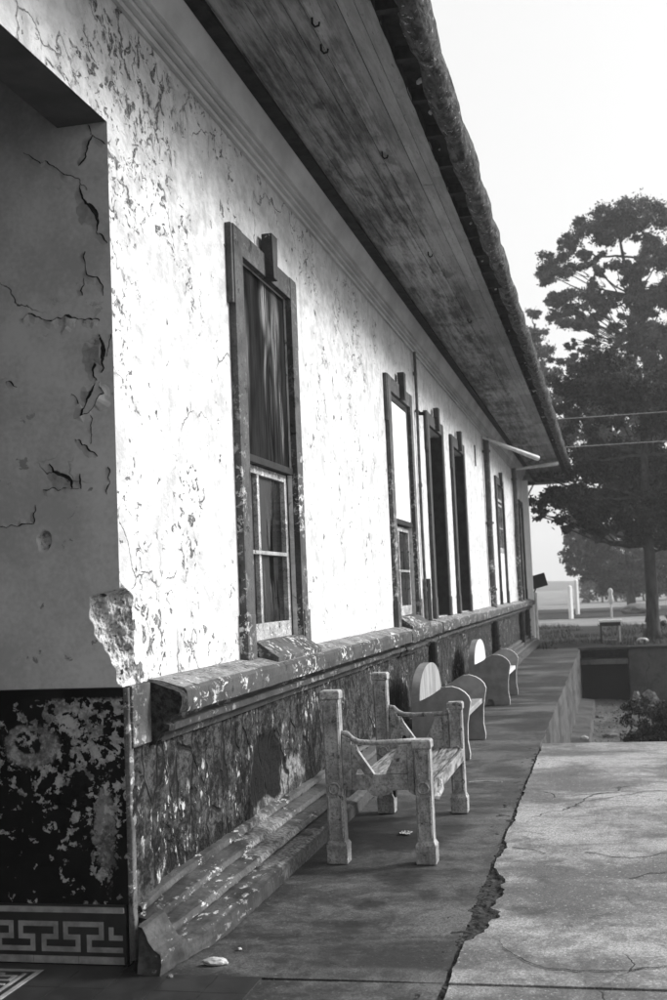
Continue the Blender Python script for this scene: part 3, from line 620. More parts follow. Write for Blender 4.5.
# window five: small multi-pane light above a white blocked-in lower panel
o = OPEN[4]; f = casing('window', o, mat='casing2', label='small multi-pane window above a white blocked-in panel near the far end')
MB().box(W - .05, W - .008, o[0] + .002, o[1] - .002, 1.17, 2.16).build('white_panel', M['whiteboard'], f)
sash(f, o[0] + .005, o[1] - .005, 2.17, 3.15, W - .03, muls=2, muts=1, fw=.05); MB().box(W - .04, W - .01, o[0] + .003, o[1] - .003, 3.2, 3.25).build('transom_bar', M['sash'], f)
back(f, (o[0], o[1], 2.2, o[3]), W - .2)
o = OPEN[5]; f = casing('doorway', o, keyy=False, mat='dark', label='narrow dark doorway at the far end of the wall')
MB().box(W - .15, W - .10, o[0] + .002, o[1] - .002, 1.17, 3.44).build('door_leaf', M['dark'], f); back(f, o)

# pipes and conduits on the wall
def pipe(y, r, z0, z1, mat='pipe', x=None, name='downpipe'):
    x = x if x is not None else W + r + .012
    pts = [(x + .004 * math.sin(z * 2.1), y, z) for z in [z0 + (z1 - z0) * k / 24 for k in range(25)]]
    m = MB().tube(pts, r, 10)
    for z in (z0 + .35, (z0 + z1) / 2, z1 - .25): m.tube([(x, y, z - .02), (x, y, z + .02)], r * 1.35, 10)
    return m.build(name, M[mat], bld)
pipe(13.32, .017, 1.15, 4.2, 'pipe', name='conduit')
MB().tube([(W + .02, 13.34, 3.53), (W + .05, 13.4, 3.5), (W + .10, 13.42, 3.5)], .022, 8).build('pipe_stub', M['black'], bld)
MB().box(W + .001, W + .0035, 13.48, 13.62, 1.16, 3.45).build('rust_streak', M['rust'], bld)
MB().box(W + .004, W + .05, 13.36, 13.62, 1.15, 1.62).build('pipe_boot', M['black'], bld)
pipe(21.1, .055, 1.1, 4.14, 'casing'); pipe(27.7, .055, 1.1, 4.2, 'casing')
pipe(13.4, .05, .05, .90, 'soot', x=-1.95, name='drain_pipe'); pipe(20.9, .07, .05, .90, 'soot', x=-1.94, name='drain_pipe'); pipe(27.5, .06, .05, .9, 'soot', x=-1.94, name='drain_pipe'); pipe(29.6, .06, .05, .9, 'soot', x=-1.94, name='drain_pipe')
MB().tube([(-2.0, 20.98, 4.13), (-1.1, 22.0, 3.80)], [.022, .05], 10).build('spar', M['ltpipe'], bld)
MB().tube([(-2.0, 27.8, 4.18), (-1.0, 28.8, 4.36)], [.03, .055], 10).build('spar', M['ltpipe'], bld)
MB().tube([(-1.86, 34.9, 4.42), (-.96, 34.9, 4.42)], .035, 8).build('spar', M['ltpipe'], bld)
MB().box(W + .002, W + .02, 19.7, 19.74, 3.5, 3.85).build('wall_bracket', M['pipe'], bld)
MB().box(W - .25, W + .16, YE - .12, YE + .10, 0, 4.2).build('end_pilaster', M['whiteboard'], bld, bevel=.01)
MB().tube([(W + .2, YE + .08, .1), (W + .2, YE + .08, 1.3)], .04, 8).build('pipe', M['ltpipe'], bld)

# ------------------------------------------------------------------ hanging board at the far corner
hb = empty('hanging_board', (-1.88, YE + .2, 1.3), label='small dark tilted board on a bracket at the far corner of the building', cat='sign board')
Mx = Matrix.Rotation(R(-14), 4, 'Y')
MB().box(.04, .42, -.02, .02, .08, .42, M=Mx).build('board', M['black'], hb, bevel=.005)
MB().tube([(-.02, 0, -.12), (.02, 0, .0), (.08, 0, .12)], .02, 6).build('bracket', M['black'], hb)

# ------------------------------------------------------------------ ground, slabs
def st(name, mb, mat, **k): return tag(mb.build(name, mat, **k), kind='structure')
g = MB(); zg = -.07
g.quad((-400, -60, zg), (400, -60, zg), (400, 11.55, zg), (-400, 11.55, zg)); g.quad((-400, 11.55, zg), (-.72, 11.55, zg), (-.72, 28.05, zg), (-400, 28.05, zg))
g.quad((7.0, 11.55, zg), (400, 11.55, zg), (400, 28.05, zg), (7.0, 28.05, zg))
st('ground', g, M['soil'], fix=False)
g = MB(); g.grid(lambda i, k: (-400 + 800 * i / 40, 28.05 + 600 * (k / 30) ** 2, zg + .0 ), 40, 30); st('field', g, M['field'], fix=False)
g = MB(); g.grid(lambda i, k: (-14 + 44 * i / 110, 28.06 + 15.5 * k / 60, -.035 + .03 * fb((i * .4, k * .3, 0), .6)), 110, 60); st('lawn', g, M['lawn'], smooth=True, fix=False)
g = MB(); g.grid(lambda i, k: (-30 + 90 * i / 60, 43.2 + 10.3 * k + .5 * fb((i * .5, k * 7, 0), .7), -.045), 60, 1); st('dirt_path', g, M['path'], fix=False)
g = MB(); g.grid(lambda i, k: (-60 + 160 * i / 60, 54.2 + 20 * k, -.04), 60, 1); st('road', g, M['asphalt'], fix=False)
g = MB()
g.grid(lambda i, k: (-260 + 520 * i / 130, 300 + 40 * k, (0 if k == 0 or k == 4 else 2.2 + 1.6 * fb((i * .3, k, 0), .5)) ), 130, 4); st('hills', g, M['leafC'], smooth=True, fix=False)

def kerbx(y): return -.70 + .012 * fb((0, y, 0), 2.2, 4) + .006 * fb((3, y, 0), 9, 2)
def sheet(mb, left, right, ys, nx, z, zb, zf=None, mi=0, sm_=0):
    zf = zf or (lambda x, y: 0)
    mb.grid(lambda i, k: (left(ys[i]) + (right(ys[i]) - left(ys[i])) * k / nx, ys[i], z + zf(left(ys[i]) + (right(ys[i]) - left(ys[i])) * k / nx, ys[i])), len(ys) - 1, nx, mi)
    for f_ in (left, right): mb.grid(lambda i, k: (f_(ys[i]) + (.02 * fb((k * .3, ys[i], 0), 1.5, 4) if 0 < k else 0), ys[i], z + zf(f_(ys[i]), ys[i]) + (zb - z) * k / 12), len(ys) - 1, 12, sm_)
    for yy in (ys[0], ys[-1]): mb.grid(lambda i, k: (left(yy) + (right(yy) - left(yy)) * i / nx, yy, [z + zf(left(yy) + (right(yy) - left(yy)) * i / nx, yy), zb][k]), nx, 1, mi)
def rngf(a, b, s): n = max(1, int((b - a) / s)); return [a + (b - a) * k / n for k in range(n + 1)]
bumpf = lambda x, y: .004 * fb((x, y, 0), 1.3, 3) - .004
wk = MB()
ys = rngf(4.66, 9, .03) + rngf(9.03, 28.6, .12)
sheet(wk, lambda y: -2.02, lambda y: kerbx(y) if y < 11.6 else -.70 + .02 * fb((0, y, 0), 2, 3), ys, 26, 0, -1.25 , bumpf, 0, 1)
ys = rngf(-2, 4.30, .06)
sheet(wk, lambda y: -1.40 + .01 * fb((1, y, 0), 3), lambda y: kerbx(y), ys, 14, -.002, -.2, bumpf)
wk.quad((-1.40, 4.31, -.004), (kerbx(4.3), 4.31, -.004), (kerbx(4.7), 4.655, -.004), (-1.83, 4.62, -.004))
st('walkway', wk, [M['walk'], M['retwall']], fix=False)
sl = MB()
def sleft(y):
    b = kerbx(y) + .022 + .010 * fb((8, y, 0), 7, 3)
    for (c, w, d) in ((5.95, .42, .085), (5.45, .26, .08), (6.35, .18, .04), (7.0, .22, .02), (7.9, .3, .01)):
        t = 1 - ((y - c) / w) ** 2
        if t > 0: b += d * t ** .6 * (1 + .5 * fb((4, y, c), 8, 3))
    return b
sheet(sl, sleft, lambda y: 9, rngf(4.645, 11.58, .02), 60, .004, -.2, lambda x, y: .004 * fb((x, y, 3), .9, 3))
sheet(sl, lambda y: kerbx(y) + .03, lambda y: 9, rngf(-3, 4.622, .06), 40, .002, -.2, lambda x, y: .004 * fb((x, y, 3), .9, 3))
def ribbon(mb, pts, w, z, mi=1):
    P = []
    for (a, b) in zip(pts, pts[1:]):
        n = max(2, int(math.hypot(b[0] - a[0], b[1] - a[1]) / .015))
        for k in range(n): t = k / n; P.append((a[0] + (b[0] - a[0]) * t, a[1] + (b[1] - a[1]) * t))
    P.append(pts[-1]); P = [(x + .02 * fb((x, y, 5), 9, 3), y + .03 * fb((x, y, 8), 9, 3)) for x, y in P]
    for k in range(len(P) - 1):
        w0 = w * (.5 + abs(fb((P[k][0], P[k][1], 2), 6, 2))); w1 = w * (.5 + abs(fb((P[k + 1][0], P[k + 1][1], 2), 6, 2)))
        mb.quad((P[k][0], P[k][1] - w0, z), (P[k + 1][0], P[k + 1][1] - w1, z), (P[k + 1][0], P[k + 1][1] + w1, z), (P[k][0], P[k][1] + w0, z), mi)
for pts, w in (([(-.54, 5.18), (-.45, 5.0), (-.32, 4.83), (-.11, 4.82), (.14, 4.90), (.5, 4.86), (.9, 5.0)], .006), ([(-.62, 7.03), (-.50, 6.95), (-.42, 6.86)], .008), ([(-.2, 6.9), (.05, 6.75), (.21, 6.9), (.5, 7.0)], .006), ([(.02, 6.3), (.12, 6.4), (.3, 6.5), (.6, 6.45)], .005), ([(-.2, 8.5), (.2, 8.9), (.8, 8.8)], .008), ([(0, 5.9), (.1, 5.75), (.4, 5.7)], .004)):
    ribbon(sl, pts, w, .0085)
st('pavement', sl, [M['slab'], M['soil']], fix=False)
# gravelly soil in the broken joint
so = MB()
for k in range(900):
    y = random.uniform(4.2, 11); x = kerbx(y) + random.uniform(-.01, .05) if random.random() < .5 else random.uniform(-.68, -.40)
    if not (5.15 < y < 6.5) and x > kerbx(y) + .06: continue
    s = random.uniform(.003, .012); z = -.02 + random.uniform(0, .022)
    vs = [(x + random.uniform(-s, s), y + random.uniform(-s, s), z + random.uniform(-s, s) * .7) for _ in range(4)]; so.add(vs, [(0, 1, 2), (0, 2, 3), (0, 3, 1), (1, 3, 2)])
so.grid(lambda i, k: (-.80 + .5 * k / 30, 4.0 + 7.3 * i / 400, -.010 + .014 * fb((i * .018, k * .017, 0), 14, 4)), 400, 30)
tag(so.build('joint_gravel', M['grit'], fix=False), kind='stuff')

# porch tiled floor with a key-pattern border
tf = MB()
xs = [-5.4 + .2 * k for k in range(0, 21)]
for xi in xs:
    yy = 4.655
    while yy > -1.4:
        if xi < -1.45: tf.box(xi + .0015, min(xi + .1985, -1.42), yy - .1985, yy - .0015, -.05, .001 + random.uniform(-.0008, .0008), 0)
        yy -= .2
tf.box(-5.4, -2.02, 4.655, YC - .02, -.05, .0, 0)
def bar(x0, x1, y0, y1): tf.box(min(x0, x1), max(x0, x1), min(y0, y1), max(y0, y1), .0, .0035, 1)
bar(-5.3, -2.355, 4.628, 4.650); bar(-2.377, -2.355, 0, 4.628)
bar(-5.3, -2.50, 4.585, 4.600); bar(-2.42, -2.405, 0, 4.60); 
meander(tf, lambda u0, u1, v0, v1: bar(-5.9 + u0, min(-5.9 + u1, -2.43), 4.40 + v0, 4.40 + v1) if -5.9 + u0 < -2.44 else None, .205, 16, .018, .165, .112, .062, 1)
meander(tf, lambda u0, u1, v0, v1: bar(-2.62 + v0, -2.62 + v1, 1.0 + u0, min(1.0 + u1, 4.42)) if 1.0 + u0 < 4.41 else None, .205, 16, .018, .165, .112, .062, 1)
st('tiled_floor', tf, [M['tiledark'], M['tilelight']])

# sunken court beyond the slab
g = MB(); g.grid(lambda i, k: (-.72 + 7.9 * i / 60, 11.5 + 16.8 * k / 100, -1.19 + .05 * fb((i * .13, k * .17, 0), 1.5, 4)), 60, 100); st('sunken_court', g, M['gravel'], smooth=True, fix=False)
rw = MB(); yw = 28.0
rw.box(.37, 7.2, yw, yw + .35, -1.25, .01); rw.box(-.72, .37, yw + .9, yw + 1.0, -1.25, .0); rw.box(6.9, 7.1, 11.6, yw - .003, -1.25, .0)
rw.box(.37, .47, yw + .352, yw + .95, -1.25, -.006); rw.box(-.90, -.70, yw + .352, yw + .95, -1.25, -.02)
tag(rw.build('retaining_wall', M['retwall'], bevel=.015), 'stained concrete retaining wall closing the sunken court', 'wall')
tr = empty('culvert_step', (-.165, yw, -.30), label='concrete slab step over a black culvert opening in the retaining wall', cat='step')
MB().box(-.53, .53, -.10, .885, -.06, .06).build('step_slab', M['walk'], tr, bevel=.01)
MB().box(-.525, .525, .25, .88, -.9, -.065).build('culvert_recess', M['black'], tr)
MB().box(-.525, .525, .60, .89, .062, .27).build('riser', M['soot'], tr)
cb = MB(); cb.prism_y([(-.71, -1.2), (-.71, -.98), (-.42, -1.0), (-.40, -1.2)], 11.7, 26.5, ny=70, jit=.03)
tag(cb.build('drain_kerb', M['retwall'], fix=True), 'low broken concrete kerb running along the foot of the walkway edge', 'kerb')
edge = MB(); edge.box(-.735, 7.3, 27.93, 28.05, -.02, .028); 
tag(edge.build('coping', M['walk'], bevel=.01), 'pale thin coping along the top of the retaining wall', 'coping')

def stone(name, loc, s, mat, label, sc=(1, 1, .6), rz=0, cat='stone', group=None, seed=0):
    b = bmesh.new(); bmesh.ops.create_icosphere(b, subdivisions=3, radius=s)
    for v in b.verts:
        p = v.co.copy(); q = p * (1.5 / s); r = 1 + .28 * fb((q.x + seed, q.y, q.z), .8, 3); p *= r
        v.co = Vector((p.x * sc[0], p.y * sc[1], max(p.z * sc[2], -s * sc[2] * .55)))
    me = bpy.data.meshes.new(name); b.to_mesh(me); b.free(); me.materials.append(M[mat]); o = bpy.data.objects.new(name, me); COL.objects.link(o)
    o.location = (loc[0], loc[1], loc[2] + s * sc[2] * .5); o.rotation_euler = (0, 0, rz); return tag(o, label, cat, group)
stone('stone', (-1.66, 4.80, 0), .036, 'rock', 'small white stone lying beside the foot of the plinth', (1.5, .7, .5), .2)
stone('stone', (-1.62, 5.0, 0), .010, 'rock', 'tiny pale pebble beyond the white stone by the plinth', seed=3)
stone('stone', (-1.79, 4.62, 0), .012, 'rubble', 'tiny grey chip at the broken plinth corner', seed=4)
b = MB(); b.grid(lambda i, k: ((i - 6) * .006 + .012 * fb((i * .5, k * .5, 1), 1), (k - 6) * .008 + .012 * fb((i * .5, k * .5, 5), 1), .004 + .016 * abs(fb((i * .45, k * .45, 9), 1, 2))), 12, 12)
tag(b.build('crumpled_paper', M['paper'], fix=False, loc=(-1.30, 7.42, 0)), 'crumpled pale scrap lying under the wooden bench', 'litter')
stone('stone', (-.50, 19.8, -1.0), .06, 'rock', 'pale stone resting on the drain kerb below the walkway', seed=5)
stone('rubble_block', (.47, 26.8, -1.17), .15, 'rubble', 'pale broken block leaning at the corner of the culvert', (.6, .6, 1.3), .4, 'rubble', seed=6)
stone('rubble_block', (.75, 27.2, -1.17), .16, 'rubble', 'grey broken block beside the shrub in the sunken court', (1.2, .7, 1.1), -.4, 'rubble', seed=7)
for k, (x, y, s) in enumerate([(-.1, 21.5, .09), (.2, 22.6, .06), (-.3, 24.5, .07)]):
    stone('stone', (x, y, -1.17), s, 'rubble', ['flat dark stone nearest in the gravel of the sunken court', 'smallest grey stone in the middle of the sunken court', 'dark stone in front of the culvert opening'][k], (1.5, 1, .4), k, seed=10 + k)
sd = empty('twig', (-1.0, 9.3, .012), label='thin pale stick on the walkway between the benches', cat='stick')
MB().tube([(-.12, 0, 0), (0, .02, .004), (.13, 0, 0)], .006, 5).build('stick', M['rock'], sd)

# ------------------------------------------------------------------ bench one: timber ends with X-braces
def post(mb, x0, x1, y0, y1, h, z0=0, lean=0):
    def ring(z, e): 
        s = lean * z; return [(x0 - e + s, y0 - e, z), (x1 + e + s, y0 - e, z), (x1 + e + s, y1 + e, z), (x0 - e + s, y1 + e, z)]
    lev = [(z0, .010), (z0 + .10, .012), (z0 + .125, .0), (h - .055, .0), (h - .045, .008), (h - .01, .008), (h, .0)]
    n = len(lev); vs = [p for z, e in lev for p in ring(z, e)]
    fs = [(4 * i + k, 4 * i + (k + 1) % 4, 4 * i + 4 + (k + 1) % 4, 4 * i + 4 + k) for i in range(n - 1) for k in range(4)] + [(3, 2, 1, 0), tuple(4 * n - 4 + k for k in range(4))]
    mb.add(vs, fs)
    # raised beads down the face, leaving a sunk panel, with a roundel
    for side, yy in ((-1, y0), (1, y1)):
        for xx in (x0 + .006, x1 - .016):
            a, b = (yy - .007, yy + .001) if side < 0 else (yy - .001, yy + .007)
            for (za, zb) in ((z0 + .14, .37), (.455, h - .07)):
                if zb > za: mb.add([(x + lean * z, y, z) for x in (xx, xx + .010) for y in (a, b) for z in (za, zb)], [(0, 1, 3, 2), (4, 6, 7, 5), (0, 4, 5, 1), (2, 3, 7, 6), (0, 2, 6, 4), (1, 5, 7, 3)])
        cx = (x0 + x1) / 2 + lean * .41; cy = yy
        mb.tube([(cx + .030 * math.cos(t), cy + side * .004, .412 + .030 * math.sin(t)) for t in [2 * math.pi * k / 16 for k in range(17)]], .006, 6, cap=False)
b1 = empty('wooden_bench', (-1.29, 7.36, 0), label='nearest bench, weathered wood with square carved posts and V-braced arms, no backrest', cat='bench')
ox, oy = -1.29, 7.36
def bpart(mb, name, mat, bevel=.003, **k):
    mb.v = [(x - ox, y - oy, z) for x, y, z in mb.v]; return mb.build(name, M[mat], b1, bevel=bevel, **k)
for yf, hb_, hf in ((6.60, .955, .675), (8.10, .945, .735)):
    m = MB(); post(m, -1.595, -1.500, yf, yf + .085, hb_, lean=-.012); bpart(m, 'back_post', 'bench')
    m = MB(); post(m, -1.095, -1.005, yf, yf + .085, hf); bpart(m, 'front_post', 'bench')
    a = yf + .022; b = yf + .062; zt = .66 if yf < 7 else .655
    m = MB(); m.tube([(-1.51, yf + .042, zt + .055), (-1.475, yf + .042, zt + .05), (-1.45, yf + .042, zt + .022), (-1.41, yf + .042, zt + .002), (-1.33, yf + .042, zt - .004), (-1.20, yf + .042, zt), (-1.09, yf + .042, zt + .005)], [.014, .015, .016, .016, .015, .015, .016], 10)
    bpart(m, 'arm_rail', 'bench', 0, smooth=True)
    # pierced side panel: outline with V-shaped opening, scalloped bottom
    m = MB()
    def pl(pts, y0=a, y1=b):
        n = len(pts); m.add([(x, y0, z) for x, z in pts] + [(x, y1, z) for x, z in pts], [tuple(range(n)), tuple(range(n, 2 * n))[::-1]] + [(i, (i + 1) % n, (i + 1) % n + n, i + n) for i in range(n)])
    pl([(-1.505, .40), (-1.455, .40), (-1.455, .50), (-1.455, zt + .02), (-1.505, zt + .045)])
    pl([(-1.4545, .486), (-1.43, .486), (-1.42, .515), (-1.40, .515), (-1.385, .486), (-1.35, .486), (-1.405, .60), (-1.425, zt - .012), (-1.4545, zt - .01)], a + .006, b - .006)
    pl([(-1.1365, .486), (-1.245, .486), (-1.18, zt - .02), (-1.1365, zt - .012)], a + .006, b - .006)
    pl([(-1.453, zt - .01), (-1.430, zt - .02), (-1.325, .485), (-1.365, .485), (-1.453, .61)])
    pl([(-1.185, zt - .02), (-1.155, zt - .02), (-1.225, .485), (-1.262, .485)])
    pl([(-1.454, .40), (-1.37, .40), (-1.345, .37), (-1.30, .362), (-1.25, .372), (-1.225, .395), (-1.137, .40), (-1.137, .484), (-1.454, .484)], a + .001, b - .001)
    pl([(-1.136, .39), (-1.10, .37), (-1.10, zt - .01), (-1.136, zt - .01)], a - .001, b + .001)
    bpart(m, 'side_panel', 'bench')
for k, x in enumerate((-1.49, -1.375, -1.26, -1.145)):
    m = MB(); m.grid(lambda i, q: (x + .104 * q / 3, 6.67 + 1.44 * i / 20, .432 + .004 * fb((i * .3, q, k), 1) - .012 * math.sin(math.pi * i / 20)), 20, 3)
    m.grid(lambda i, q: (x + .104 * q / 3, 6.67 + 1.44 * i / 20, .410 - .012 * math.sin(math.pi * i / 20)), 20, 3)
    for q in (0, 3): m.grid(lambda i, w: (x + .104 * q / 3, 6.67 + 1.44 * i / 20, (.432 + .004 * fb((i * .3, q, k), 1) if w else .410) - .012 * math.sin(math.pi * i / 20)), 20, 1)
    bpart(m, 'seat_board', 'seatw', 0)
m = MB(); m.box(-1.028, -1.005, 6.70, 8.10, .345, .425); m.box(-1.512, -1.492, 6.70, 8.10, .345, .405); bpart(m, 'seat_rail', 'seatw')
m = MB(); m.tube([(-1.03, 6.72, .35), (-1.01, 6.80, .335), (-.995, 6.86, .365), (-1.0, 6.90, .41)], [.02, .026, .024, .014], 8); bpart(m, 'carved_bracket', 'bench', 0)
m = MB(); m.box(-1.52, -1.48, 8.12, 8.17, .10, .34); bpart(m, 'rear_stretcher', 'dark')

# ------------------------------------------------------------------ round-backed concrete benches
def round_bench(loc, label, bm_='bench_light'):
    L_ = 1.42; r = empty('concrete_bench', loc, label=label, cat='bench', group='concrete benches with rounded backs along the wall')
    # arm outline, local x: 0 = wall side, z up
    arm = [(0, .0), (.20, .0), (.215, .05), (.235, .075), (.275, .075), (.295, .05), (.31, .0), (.50, .0), (.505, .05), (.49, .16), (.495, .30), (.515, .42), (.53, .50), (.515, .545), (.48, .585), (.43, .617), (.37, .635), (.31, .632), (.25, .605), (.18, .56), (.10, .522), (.03, .505), (.0, .50)]
    for y0 in (-.002, L_ - .053):
        n = len(arm); m = MB(); m.add([(x, y0, z) for x, z in arm] + [(x, y0 + .055, z) for x, z in arm], [tuple(range(n)), tuple(range(n, 2 * n))[::-1]])
        m.build('arm_panel', M['bench_conc'], r)
        m = MB(); m.add([(x, y0, z) for x, z in arm] + [(x, y0 + .055, z) for x, z in arm], [(i, (i + 1) % n, (i + 1) % n + n, i + n) for i in range(n)])
        m.build('arm_rim', M['bench_rim'], r)  # rim paler than the panel: light from above put into its colour
    # back: half-oval slab
    pts = [(0.0, .16)] + [(L_ / 2 - (L_ / 2 + .0) * math.copysign(abs(math.cos(t)) ** .92, math.cos(t)), .47 + .335 * abs(math.sin(t)) ** .85) for t in [math.pi * k / 36 for k in range(37)]] + [(L_, .16)]
    n = len(pts)
    m = MB(); m.add([(.078, y, z) for y, z in pts], [tuple(range(n))]); m.add([(.003, y, z) for y, z in pts], [tuple(range(n))[::-1]], 1)
    m.add([(.078, y, z) for y, z in pts] + [(.003, y, z) for y, z in pts], [(i, (i + 1) % n, (i + 1) % n + n, i + n) for i in range(n)], 1)
    m.build('backrest', [M[bm_], M['bench_conc']], r, fix=False)  # front pale as lit, edge grey as shaded: light painted into the back
    MB().box(.08, .49, .056, L_ - .056, .355, .405).build('seat', M[bm_], r, bevel=.008)
    MB().box(.09, .30, .057, L_ - .057, .0, .35).build('seat_support', M['bench_conc'], r)
    return r
round_bench((-1.76, 10.60, 0), 'middle bench, grey concrete arms and pale oval back, just beyond the wooden one')
round_bench((-1.79, 15.40, 0), 'farthest bench, bright white oval back and grey arms, halfway along the wall', 'bench_white')

# ------------------------------------------------------------------ vegetation
def leaves(mb, c, r, n, size, seed=0, flat=.75, clumps=None):
    rnd = random.Random(seed); cl = clumps or max(6, int(12 * r / .6))
    for q in range(cl):
        d = Vector((rnd.gauss(0, 1), rnd.gauss(0, 1), rnd.gauss(0, 1))).normalized() * (r * rnd.random() ** .4)
        cc = Vector(c) + Vector((d.x, d.y, d.z * flat)); cr = r * rnd.uniform(.16, .34)
        for k in range(n // cl):
            p = cc + Vector((rnd.gauss(0, 1), rnd.gauss(0, 1), rnd.gauss(0, .75))) * cr * .6
            a = Vector((rnd.gauss(0, 1), rnd.gauss(0, 1), rnd.gauss(0, 1))).normalized(); b = a.cross(Vector((rnd.gauss(0, 1), rnd.gauss(0, 1), rnd.gauss(0, 1)))).normalized()
            s = size * rnd.uniform(.5, 1.3)
            mb.add([p - a * s, p + b * s * .45, p + a * s, p - b * s * .45], [(0, 1, 2, 3)])
def limb(mb, a, b, r0, r1, sag=0., n=7, seed=0):
    a, b = Vector(a), Vector(b); pts = []; rr = []
    for k in range(n + 1):
        t = k / n; p = a.lerp(b, t); p += Vector((fb((t * 2, seed, 0), 1) * .18, fb((t * 2, seed, 4), 1) * .18, sag * math.sin(math.pi * t))) * (math.sin(math.pi * t)); pts.append(p); rr.append(r0 + (r1 - r0) * t ** .8)
    mb.tube(pts, rr, 7)
def tree(name, base, blobs, trunk, label, leafmat, n_per, size, r0, group=None, barkmat='bark', cat='tree', extra=1):
    r = empty(name, base, label=label, cat=cat, group=group); bx, by, bz = base
    t = MB(); P = [Vector(p) - Vector(base) for p in trunk]; n = len(P)
    t.tube(P, [r0 * (1.35 if k == 0 else 1) * (1 - .75 * k / (n - 1)) for k in range(n)], 12, jit=.06)
    tk = t.build('trunk', M[barkmat], r, smooth=True)
    lb = MB(); cr = MB()
    for i, (x, y, z, rad) in enumerate(blobs):
        c = Vector((x, y, z)) - Vector(base)
        # attach to nearest trunk point lower than the clump
        cand = [p for p in P if p.z < c.z - .1] or [P[0]]; at = min(cand[1:] or cand, key=lambda p: (p - c).length + .0)
        limb(lb, at, c, r0 * .30, r0 * .06, -.25, seed=i)
        for q in range(5):
            d = Vector((random.uniform(-1, 1), random.uniform(-1, 1), random.uniform(-.4, .8))) * rad * .8; limb(lb, c.lerp(at, .25), c + d, r0 * .09, r0 * .025, 0, 4, i + q)
        leaves(cr, c, rad, int(n_per * (rad / .7) ** 2), size, seed=i + 100)
    lb.build('limbs', M[barkmat], r); cr.build('crown', M[leafmat], r, fix=False)
    return r
rb = random.Random(4)
A = [(-1.05, 6.2, .42), (-.35, 5.75, .5), (.55, 5.85, .5), (1.51, 5.9, .8), (-1.31, 5.16, .50), (-.53, 4.83, .75), (.39, 4.64, .9), (1.29, 4.44, .95), (-1.44, 3.85, .5), (-.73, 3.66, .68), (.06, 3.48, .72), (.96, 3.35, .74), (1.63, 3.5, .6), (.75, 2.85, .45), (1.55, 2.6, .45), (2.1, 2.7, .5), (-.1, 2.95, .4), (-1.03, 3.15, .30), (-.37, 3.02, .34), (-1.69, 3.36, .25), (-1.6, 4.4, .3), (.55, 2.95, .4)]
blobs = [(x, 33 + rb.uniform(-1, .6), z, r * 1.05) for x, z, r in A] + [(x * .8 + .3, 34.5 + rb.uniform(-.5, 1.2), z + .2, r) for x, z, r in A[5:13]]
blobs += [(2.2 + rb.uniform(0, 2.6), 33 + rb.uniform(-1.5, 2), 3.2 + 4.0 * rb.random(), rb.uniform(.7, 1.0)) for _ in range(16)] + [(1.2 + rb.uniform(-1.8, 1.8), 33.5 + rb.uniform(-1, 1), 6.6 + .6 * rb.random(), .7) for _ in range(6)]
tree('spreading_tree', (1.08, 32.2, -.05), blobs, [(1.08, 32.2, -.05), (1.10, 32.2, .25), (1.12, 32.2, 1.2), (1.12, 32.25, 2.4), (1.10, 32.4, 3.6), (1.15, 32.6, 4.8), (1.2, 32.8, 6.2), (1.2, 33, 7.2)], 'nearest tree, dense and dark, its thick bare trunk rising from the lawn at right', 'leafA', 3000, .060, .20)
Bl = [(1.0, 13.3, .45), (1.75, 13.1, .5), (.35, 13.1, .35), (.05, 13.9, .55), (1.1, 12.2, .45), (2.0, 11.6, .5), (.7, 10.5, .4), (-.2, 9.3, .5), (1.9, 9.9, .5), (.3, 11.6, .3), (-.55, 13.2, .4), (.52, 15.11, 1.0), (2.01, 15.06, 1.07), (1.38, 15.7, .7), (-.62, 14.7, .56), (-1.32, 13.75, .71), (-1.5, 13.1, .5), (2.55, 13.74, .79), (1.3, 14.6, .8), (-.59, 12.1, .71), (-1.19, 11.4, .56), (.28, 12.3, .5), (2.75, 12.2, .9), (-.27, 11.1, .5), (.87, 11.2, .4), (-1.08, 9.94, .56), (.22, 9.75, .63), (1.32, 9.73, .5), (2.4, 9.2, 1.1), (-.59, 8.6, .79), (.5, 8.3, .8), (-1.25, 9.0, .48), (1.6, 10.6, .4), (2.3, 10.6, .8), (1.5, 8.4, .8), (-.9, 7.4, .8), (.3, 7.2, .9), (1.5, 7.0, 1.)]
blobs = [(x, 46 + rb.uniform(-1, 1), z, r) for x, z, r in Bl] + [q for q in [(rb.uniform(-1.4, 2.3), 46 + rb.uniform(-1, 1), rb.uniform(10.2, 13.4), rb.uniform(.28, .48)) for _ in range(34)] if not (-.5 < q[0] < .95 and 12.7 < q[2] < 14.2)] + [(3.2 + rb.uniform(0, 2.2), 46 + rb.uniform(-2, 2), 8.5 + 5.8 * rb.random(), rb.uniform(.7, 1.05)) for _ in range(16)] + [(2.0 + rb.uniform(-.5, .9), 46 + rb.uniform(-1, 1), rb.uniform(6.5, 12.5), rb.uniform(.45, .7)) for _ in range(10)]
tree('tall_tree', (1.50, 46, -.05), blobs, [(1.50, 46, -.05), (1.50, 46, .3), (1.52, 46, 3), (1.7, 46, 6.0), (1.9, 46, 8.5), (1.85, 46, 10.5), (1.6, 46, 12.2), (1.3, 46, 13.8), (1.2, 46, 14.8)], 'tallest tree, open airy crown standing above the roofline against the white sky', 'leafB', 3000, .07, .17)
D = [(-1.34, 2.9, 1.01), (-.03, 2.92, 1.12), (-.88, 1.9, .67), (1.48, 2.5, 1.4), (-1.55, 3.9, .79), (2.77, 2.7, 1.12), (.65, 1.7, .79), (-1.75, 2.4, .56), (-.3, 4.2, 1.1), (1.2, 4.3, 1.2), (2.8, 4.3, 1.2), (4.2, 3, 1.2), (.2, 1.3, .7), (1.3, 1.2, .8), (2.4, 1.4, .9), (3.4, 1.5, .9), (-.7, 3.0, .8), (-1.3, 4.6, .7), (4.4, 1.4, .9), (-.2, 1.9, .7)]
